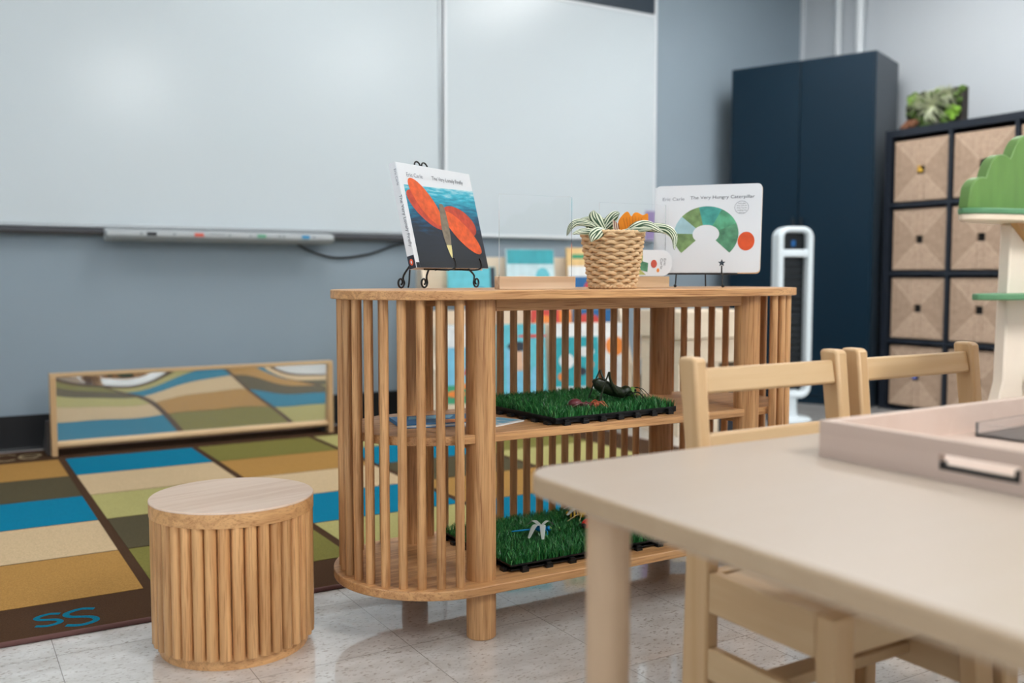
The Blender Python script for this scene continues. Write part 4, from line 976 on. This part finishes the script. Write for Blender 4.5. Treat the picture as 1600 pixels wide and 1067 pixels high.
# ------------------------------------------------------------------ grass mats
def grass_mat_mat():
    m = bpy.data.materials.new('artificial_grass'); m.use_nodes = True
    nt = m.node_tree; N = nt.nodes.new; L = nt.links.new; b = nt.nodes['Principled BSDF']; b.inputs['Roughness'].default_value = .35
    g = N('ShaderNodeNewGeometry'); cr = N('ShaderNodeValToRGB'); L(g.outputs['Random Per Island'], cr.inputs[0]); e = cr.color_ramp.elements
    e[0].color = s2l((14, 70, 30)); e[1].color = s2l((110, 170, 90)); e[1].position = 1
    for p_, c_ in ((.45, (26, 104, 46)), (.8, (52, 136, 62)), (.93, (80, 160, 90))): q = e.new(p_); q.color = s2l(c_)
    L(cr.outputs[0], b.inputs['Base Color']); return m
M_gr = grass_mat_mat()
def grass_mat(label, loc, rz, w, d, seed):
    t = thing('grass_mat', label, 'grass mat', loc, rz, 'artificial grass mats'); rg = random.Random(seed)
    f = MB(); f.box(0, w, 0, d, .007, .0125); f.box(0, w, 0, .002, .004, .016).box(0, w, d - .002, d, .004, .016).box(0, .002, .002, d - .002, .004, .016).box(w - .002, w, .002, d - .002, .004, .016)
    nl = 7
    for i in range(nl):
        x = w * (i + .5) / nl
        for y in (-.010, d): f.box(x - .008, x + .008, y, y + .010, .0, .007); f.box(x - .006, x + .006, y + .002, y + .008, .0, .012)
        yq = d * (i + .5) / nl
        for x_ in (-.010, w): f.box(x_, x_ + .010, yq - .008, yq + .008, .0, .007)
        for j in range(nl): f.box(w * (i + .5) / nl - .004, w * (i + .5) / nl + .004, d * (j + .5) / nl - .004, d * (j + .5) / nl + .004, 0, .007)
    f.build('base_tray', M_blackpl, t)
    g = MB(); n = int(w * d * 130000)
    for _ in range(n):
        x, y = rg.uniform(.001, w - .001), rg.uniform(.001, d - .001); a_ = rg.uniform(0, 2 * PI); h = rg.uniform(.012, .023); ln = rg.uniform(.1, .75) * h
        dx, dy = math.cos(a_) * ln, math.sin(a_) * ln; b_ = a_ + PI / 2 + rg.uniform(-.5, .5); hw = rg.uniform(.0005, .0009); ux, uy = math.cos(b_) * hw, math.sin(b_) * hw; z0 = .0125
        g.add([(x - ux, y - uy, z0), (x + ux, y + uy, z0), (x + dx * .35 + ux, y + dy * .35 + uy, z0 + h * .6), (x + dx * .35 - ux, y + dy * .35 - uy, z0 + h * .6), (x + dx + ux * .3, y + dy + uy * .3, z0 + h), (x + dx - ux * .3, y + dy - uy * .3, z0 + h)], [(0, 1, 2, 3), (3, 2, 4, 5)])
    me = bpy.data.meshes.new('grass'); me.from_pydata(g.v, [], g.f); me.materials.append(M_gr); me.update()
    o = bpy.data.objects.new('grass', me); COL.objects.link(o); o.parent = t; o['kind'] = 'stuff'
    return t
grass_mat('artificial grass mat on black plastic base on the middle shelf, with the grasshopper', (1.108, 1.668, .419), R(3), .345, .325, 1)
grass_mat('artificial grass mat on black plastic base on the bottom board, with the blue dragonfly', (.998, 1.668, .1205), R(0), .42, .315, 2)

# ------------------------------------------------------------------ toy insects
def bug(name, label, loc, rz): return thing(name, label, 'toy insect', loc, rz, None)
def legs(par, m_, hips, r_=.0011):
    for hx, hy, kx, ky, kz, fx, fy in hips:
        MB().tube(bez([(hx, hy, .010), (kx, ky, kz), (fx, fy, 0)], 4), r_, 6).build('leg', m_, par, smooth=60)
M_ghd = mat('grasshopper_dark', (34, 44, 26), .35, noise=.3, nscale=80); M_ghg = mat('grasshopper_green', (110, 150, 70), .4, noise=.3, nscale=80)
gz = .419 + .027
gh = bug('toy_grasshopper', 'dark green toy grasshopper with raised hind legs on the upper grass mat', (1.345, 1.768, gz + .002), R(-16))
gh.scale = (1.05, 1.05, 1.12)
# local x forward (to the right of the picture)
MB().tube(bez([(-.058, 0, .040), (-.040, 0, .032), (-.012, 0, .020), (.010, 0, .014), (.018, 0, .012)], 5), [.002, .005, .009, .012, .0135, .014, .014, .0135, .013, .0125, .012, .012, .0115, .011, .011, .011, .011, .011, .010, .009, .008][:21], 12).build('abdomen', M_ghd, gh, smooth=60)
MB().ell((.020, 0, .017), (.014, .012, .012)).build('thorax', M_ghd, gh, smooth=60)
MB().ell((.036, 0, .015), (.009, .009, .011)).build('head', M_ghg, gh, smooth=60)
for s_ in (-1, 1):
    MB().ell((.040, s_ * .007, .019), (.003, .003, .003), 8, 6).build('eye', M_black, gh, smooth=60)
    MB().tube(bez([(.040, s_ * .003, .024), (.055, s_ * .010, .022), (.070, s_ * .014, .008)], 4), .0008, 6).build('antenna', M_ghd, gh, smooth=60)
    MB().ell((-.022, s_ * .011, .028), (.034, .003, .010), 14, 8, Matrix.Rotation(R(24), 4, 'Y')).build('wing', M_ghd, gh, smooth=60)
    MB().tube(bez([(-.006, s_ * .012, .014), (-.024, s_ * .022, .042), (-.030, s_ * .028, .060)], 5), [.003, .0045, .0045, .004, .0035, .003, .003, .0028, .0026, .0026, .003], 8).build('hind_thigh', M_ghd, gh, smooth=60)
    MB().tube(bez([(-.030, s_ * .028, .061), (-.044, s_ * .032, .030), (-.054, s_ * .034, .002), (-.062, s_ * .034, -.002)], 4), .0018, 8).build('hind_shin', M_ghd, gh, smooth=60)
legs(gh, M_ghd, [(.016, -.009, .026, -.020, .018, .034, -.030), (.022, -.009, .042, -.018, .016, .058, -.024), (.016, .009, .026, .020, .018, .034, .030), (.022, .009, .042, .018, .016, .058, .024)], .0016)
M_antp = mat('ant_purple', (112, 52, 58), .3, noise=.2, nscale=80); M_anto = mat('ant_orange', (190, 96, 66), .4, noise=.2, nscale=80)
an = bug('toy_ant', 'reddish purple toy ant with orange front legs on the upper grass mat', (1.225, 1.722, gz - .003), R(-18))
MB().ell((-.026, 0, .010), (.016, .012, .011)).build('abdomen', M_antp, an, smooth=60)
MB().ell((.0, 0, .007), (.012, .006, .006)).build('thorax', M_antp, an, smooth=60)
MB().ell((.021, 0, .007), (.009, .008, .006)).build('head', M_anto, an, smooth=60)
legs(an, M_antp, [(-.004, -.004, -.02, -.016, .012, -.05, -.020), (-.004, .004, -.02, .016, .012, -.05, .020), (.002, -.004, .004, -.018, .012, .0, -.030), (.002, .004, .004, .018, .012, .0, .030)], .0012)
legs(an, M_anto, [(.012, -.005, .026, -.016, .014, .042, -.018), (.012, .005, .026, .016, .014, .042, .018), (.026, -.004, .036, -.006, .014, .048, -.006), (.014, -.005, .014, -.014, .012, .016, -.022)], .0014)
M_dfb = mat('dragonfly_blue', (20, 140, 200), .25, noise=.15, nscale=80, metal=.2); M_wing = mat('milky_wing', (214, 222, 216), .3, trans=.35, ior=1.2)
lz = .1205 + .0125 + .017
df = bug('toy_dragonfly', 'blue toy dragonfly with milky white wings on the lower grass mat', (1.150, 1.800, lz + .001), R(-22))
MB().tube([(-.062, 0, .008), (-.05, 0, .009), (-.02, 0, .011), (-.006, 0, .013)], [.0012, .0018, .0022, .003], 10).build('tail', M_dfb, df, smooth=60)
MB().ell((.005, 0, .013), (.013, .007, .008)).build('thorax', M_dfb, df, smooth=60)
MB().ell((.023, 0, .012), (.006, .007, .006)).build('head', M_dfb, df, smooth=60)
for s_ in (-1, 1): MB().ell((.026, s_ * .005, .014), (.0028, .0028, .0028), 8, 6).build('eye', M_ghg, df, smooth=60)
def wing(par, p0, p1, w, m_, z_arch=.006):
    P = bez([p0, ((p0[0] + p1[0]) / 2, (p0[1] + p1[1]) / 2, max(p0[2], p1[2]) + z_arch), p1], 6); n = len(P)
    return MB().tube(P, [w * (.35 + .65 * math.sin(PI * min(1, .15 + .8 * i / (n - 1)))) for i in range(n)], 12, flat=.12).build('wing', m_, par, smooth=60)
wing(df, (.004, -.003, .019), (-.030, -.040, .002), .0065, M_wing); wing(df, (.008, -.003, .019), (.000, -.050, .001), .0065, M_wing)
wing(df, (.004, .003, .019), (-.020, .042, .010), .0065, M_wing); wing(df, (.008, .003, .019), (.040, .030, .012), .0045, M_wing)
legs(df, M_dfb, [(.006, -.005, .010, -.010, .008, .012, -.012), (.012, -.005, .018, -.009, .008, .018, -.012), (.006, .005, .010, .010, .008, .012, .012)], .0013)
M_by = mat('bee_yellow', (226, 178, 44), .5); M_bk = mat('bee_black', (30, 26, 22), .5)
be = bug('toy_bee', 'yellow and black striped toy bee at the back of the lower grass mat', (1.302, 1.872, lz + .001), R(-25))
f = MB()
prof = [(math.sin(PI * (.04 + .92 * i / 16)) * .0125, -.024 + .034 * i / 16) for i in range(17)]
for i in range(16):
    f.slot((i // 2) % 2); f.lathe(prof[i:i + 2], 16, M=Matrix(((0, 0, 1, 0), (1, 0, 0, 0), (0, 1, 0, .013), (0, 0, 0, 1))), cap=False)
f.build('abdomen', [M_by, M_bk], be, smooth=60)
MB().ell((.016, 0, .013), (.011, .011, .011)).build('thorax', M_by, be, smooth=60)
MB().ell((.030, 0, .011), (.007, .008, .008)).build('head', M_bk, be, smooth=60)
for s_ in (-1, 1): wing(be, (.012, s_ * .005, .022), (-.026, s_ * .030, .016), .007, M_wing)
legs(be, mat('bee_leg', (200, 180, 130), .5), [(.008, -.007, -.002, -.018, .012, -.024, -.024), (.012, -.007, .010, -.020, .012, .004, -.028), (.016, -.007, .026, -.016, .012, .034, -.020), (.010, .007, .004, .018, .012, 0, .024)], .0012)
lb = bug('toy_beetle', 'shiny red toy beetle on the lower grass mat beside the bee', (1.279, 1.790, lz), R(200))
MB().ell((0, 0, .010), (.017, .013, .011)).build('shell', mat('beetle_red', (214, 44, 30), .25), lb, smooth=60)
MB().ell((.016, 0, .008), (.006, .007, .006)).build('head', M_bk, lb, smooth=60)
for x, y in ((.004, .007), (.004, -.007), (-.007, .006), (-.007, -.006)): MB().ell((x, y, .0175), (.0028, .0028, .0022), 8, 6).build('spot', M_bk, lb, smooth=60)
legs(lb, M_bk, [(.008, -.010, .010, -.016, .008, .012, -.020), (-.004, -.010, -.004, -.016, .008, -.006, -.020), (.008, .010, .010, .016, .008, .012, .020)], .001)

# ------------------------------------------------------------------ flat books on the middle shelf
ZM = .419
fb = thing('picture_book', 'blue and orange picture book lying flat at the left end of the middle shelf', 'book', (.812, 1.797, ZM), R(-12))
f = MB(); ms = [cm('cover_deepblue', (24, 118, 176)), orangem, skyb]
f.box(0, .20, 0, .12, 0, .0015).box(0, .20, 0, .12, .0065, .008).box(-.0015, 0, 0, .12, 0, .008)
f.slot(1); f.face([(.095, .0005, .0082), (.199, .0005, .0082), (.199, .045, .0082), (.095, .05, .0082)]); f.slot(2); f.face([(.03, .07, .0082), (.12, .065, .0082), (.14, .105, .0082), (.04, .11, .0082)])
f.build('cover', ms, fb); MB().box(.001, .198, .002, .118, .0016, .0064).build('pages', mat('page_white', (232, 230, 222), .7), fb)
fb2 = thing('booklet', 'thin white booklet with pale blue blocks lying flat beside the round front leg', 'book', (.955, 1.705, ZM), R(22))
f = MB(); ms = [whitem, skyb, bluem]
f.box(0, .14, 0, .075, .0, .003)
for k, (a0, b0, c0, d0, mm) in enumerate(((.03, .065, .01, .065, 1), (.075, .10, .008, .034, 1), (.105, .135, .010, .064, 1), (.075, .10, .040, .064, 1), (.006, .024, .02, .03, 2), (.006, .024, .036, .044, 2))):
    f.slot(mm); f.face([(a0, c0, .0032), (b0, c0, .0032), (b0, d0, .0032), (a0, d0, .0032)])
f.build('cover_sheet', ms, fb2); MB().box(.002, .138, .002, .073, -.0, .0012).build('inner_page', whitem, fb2)
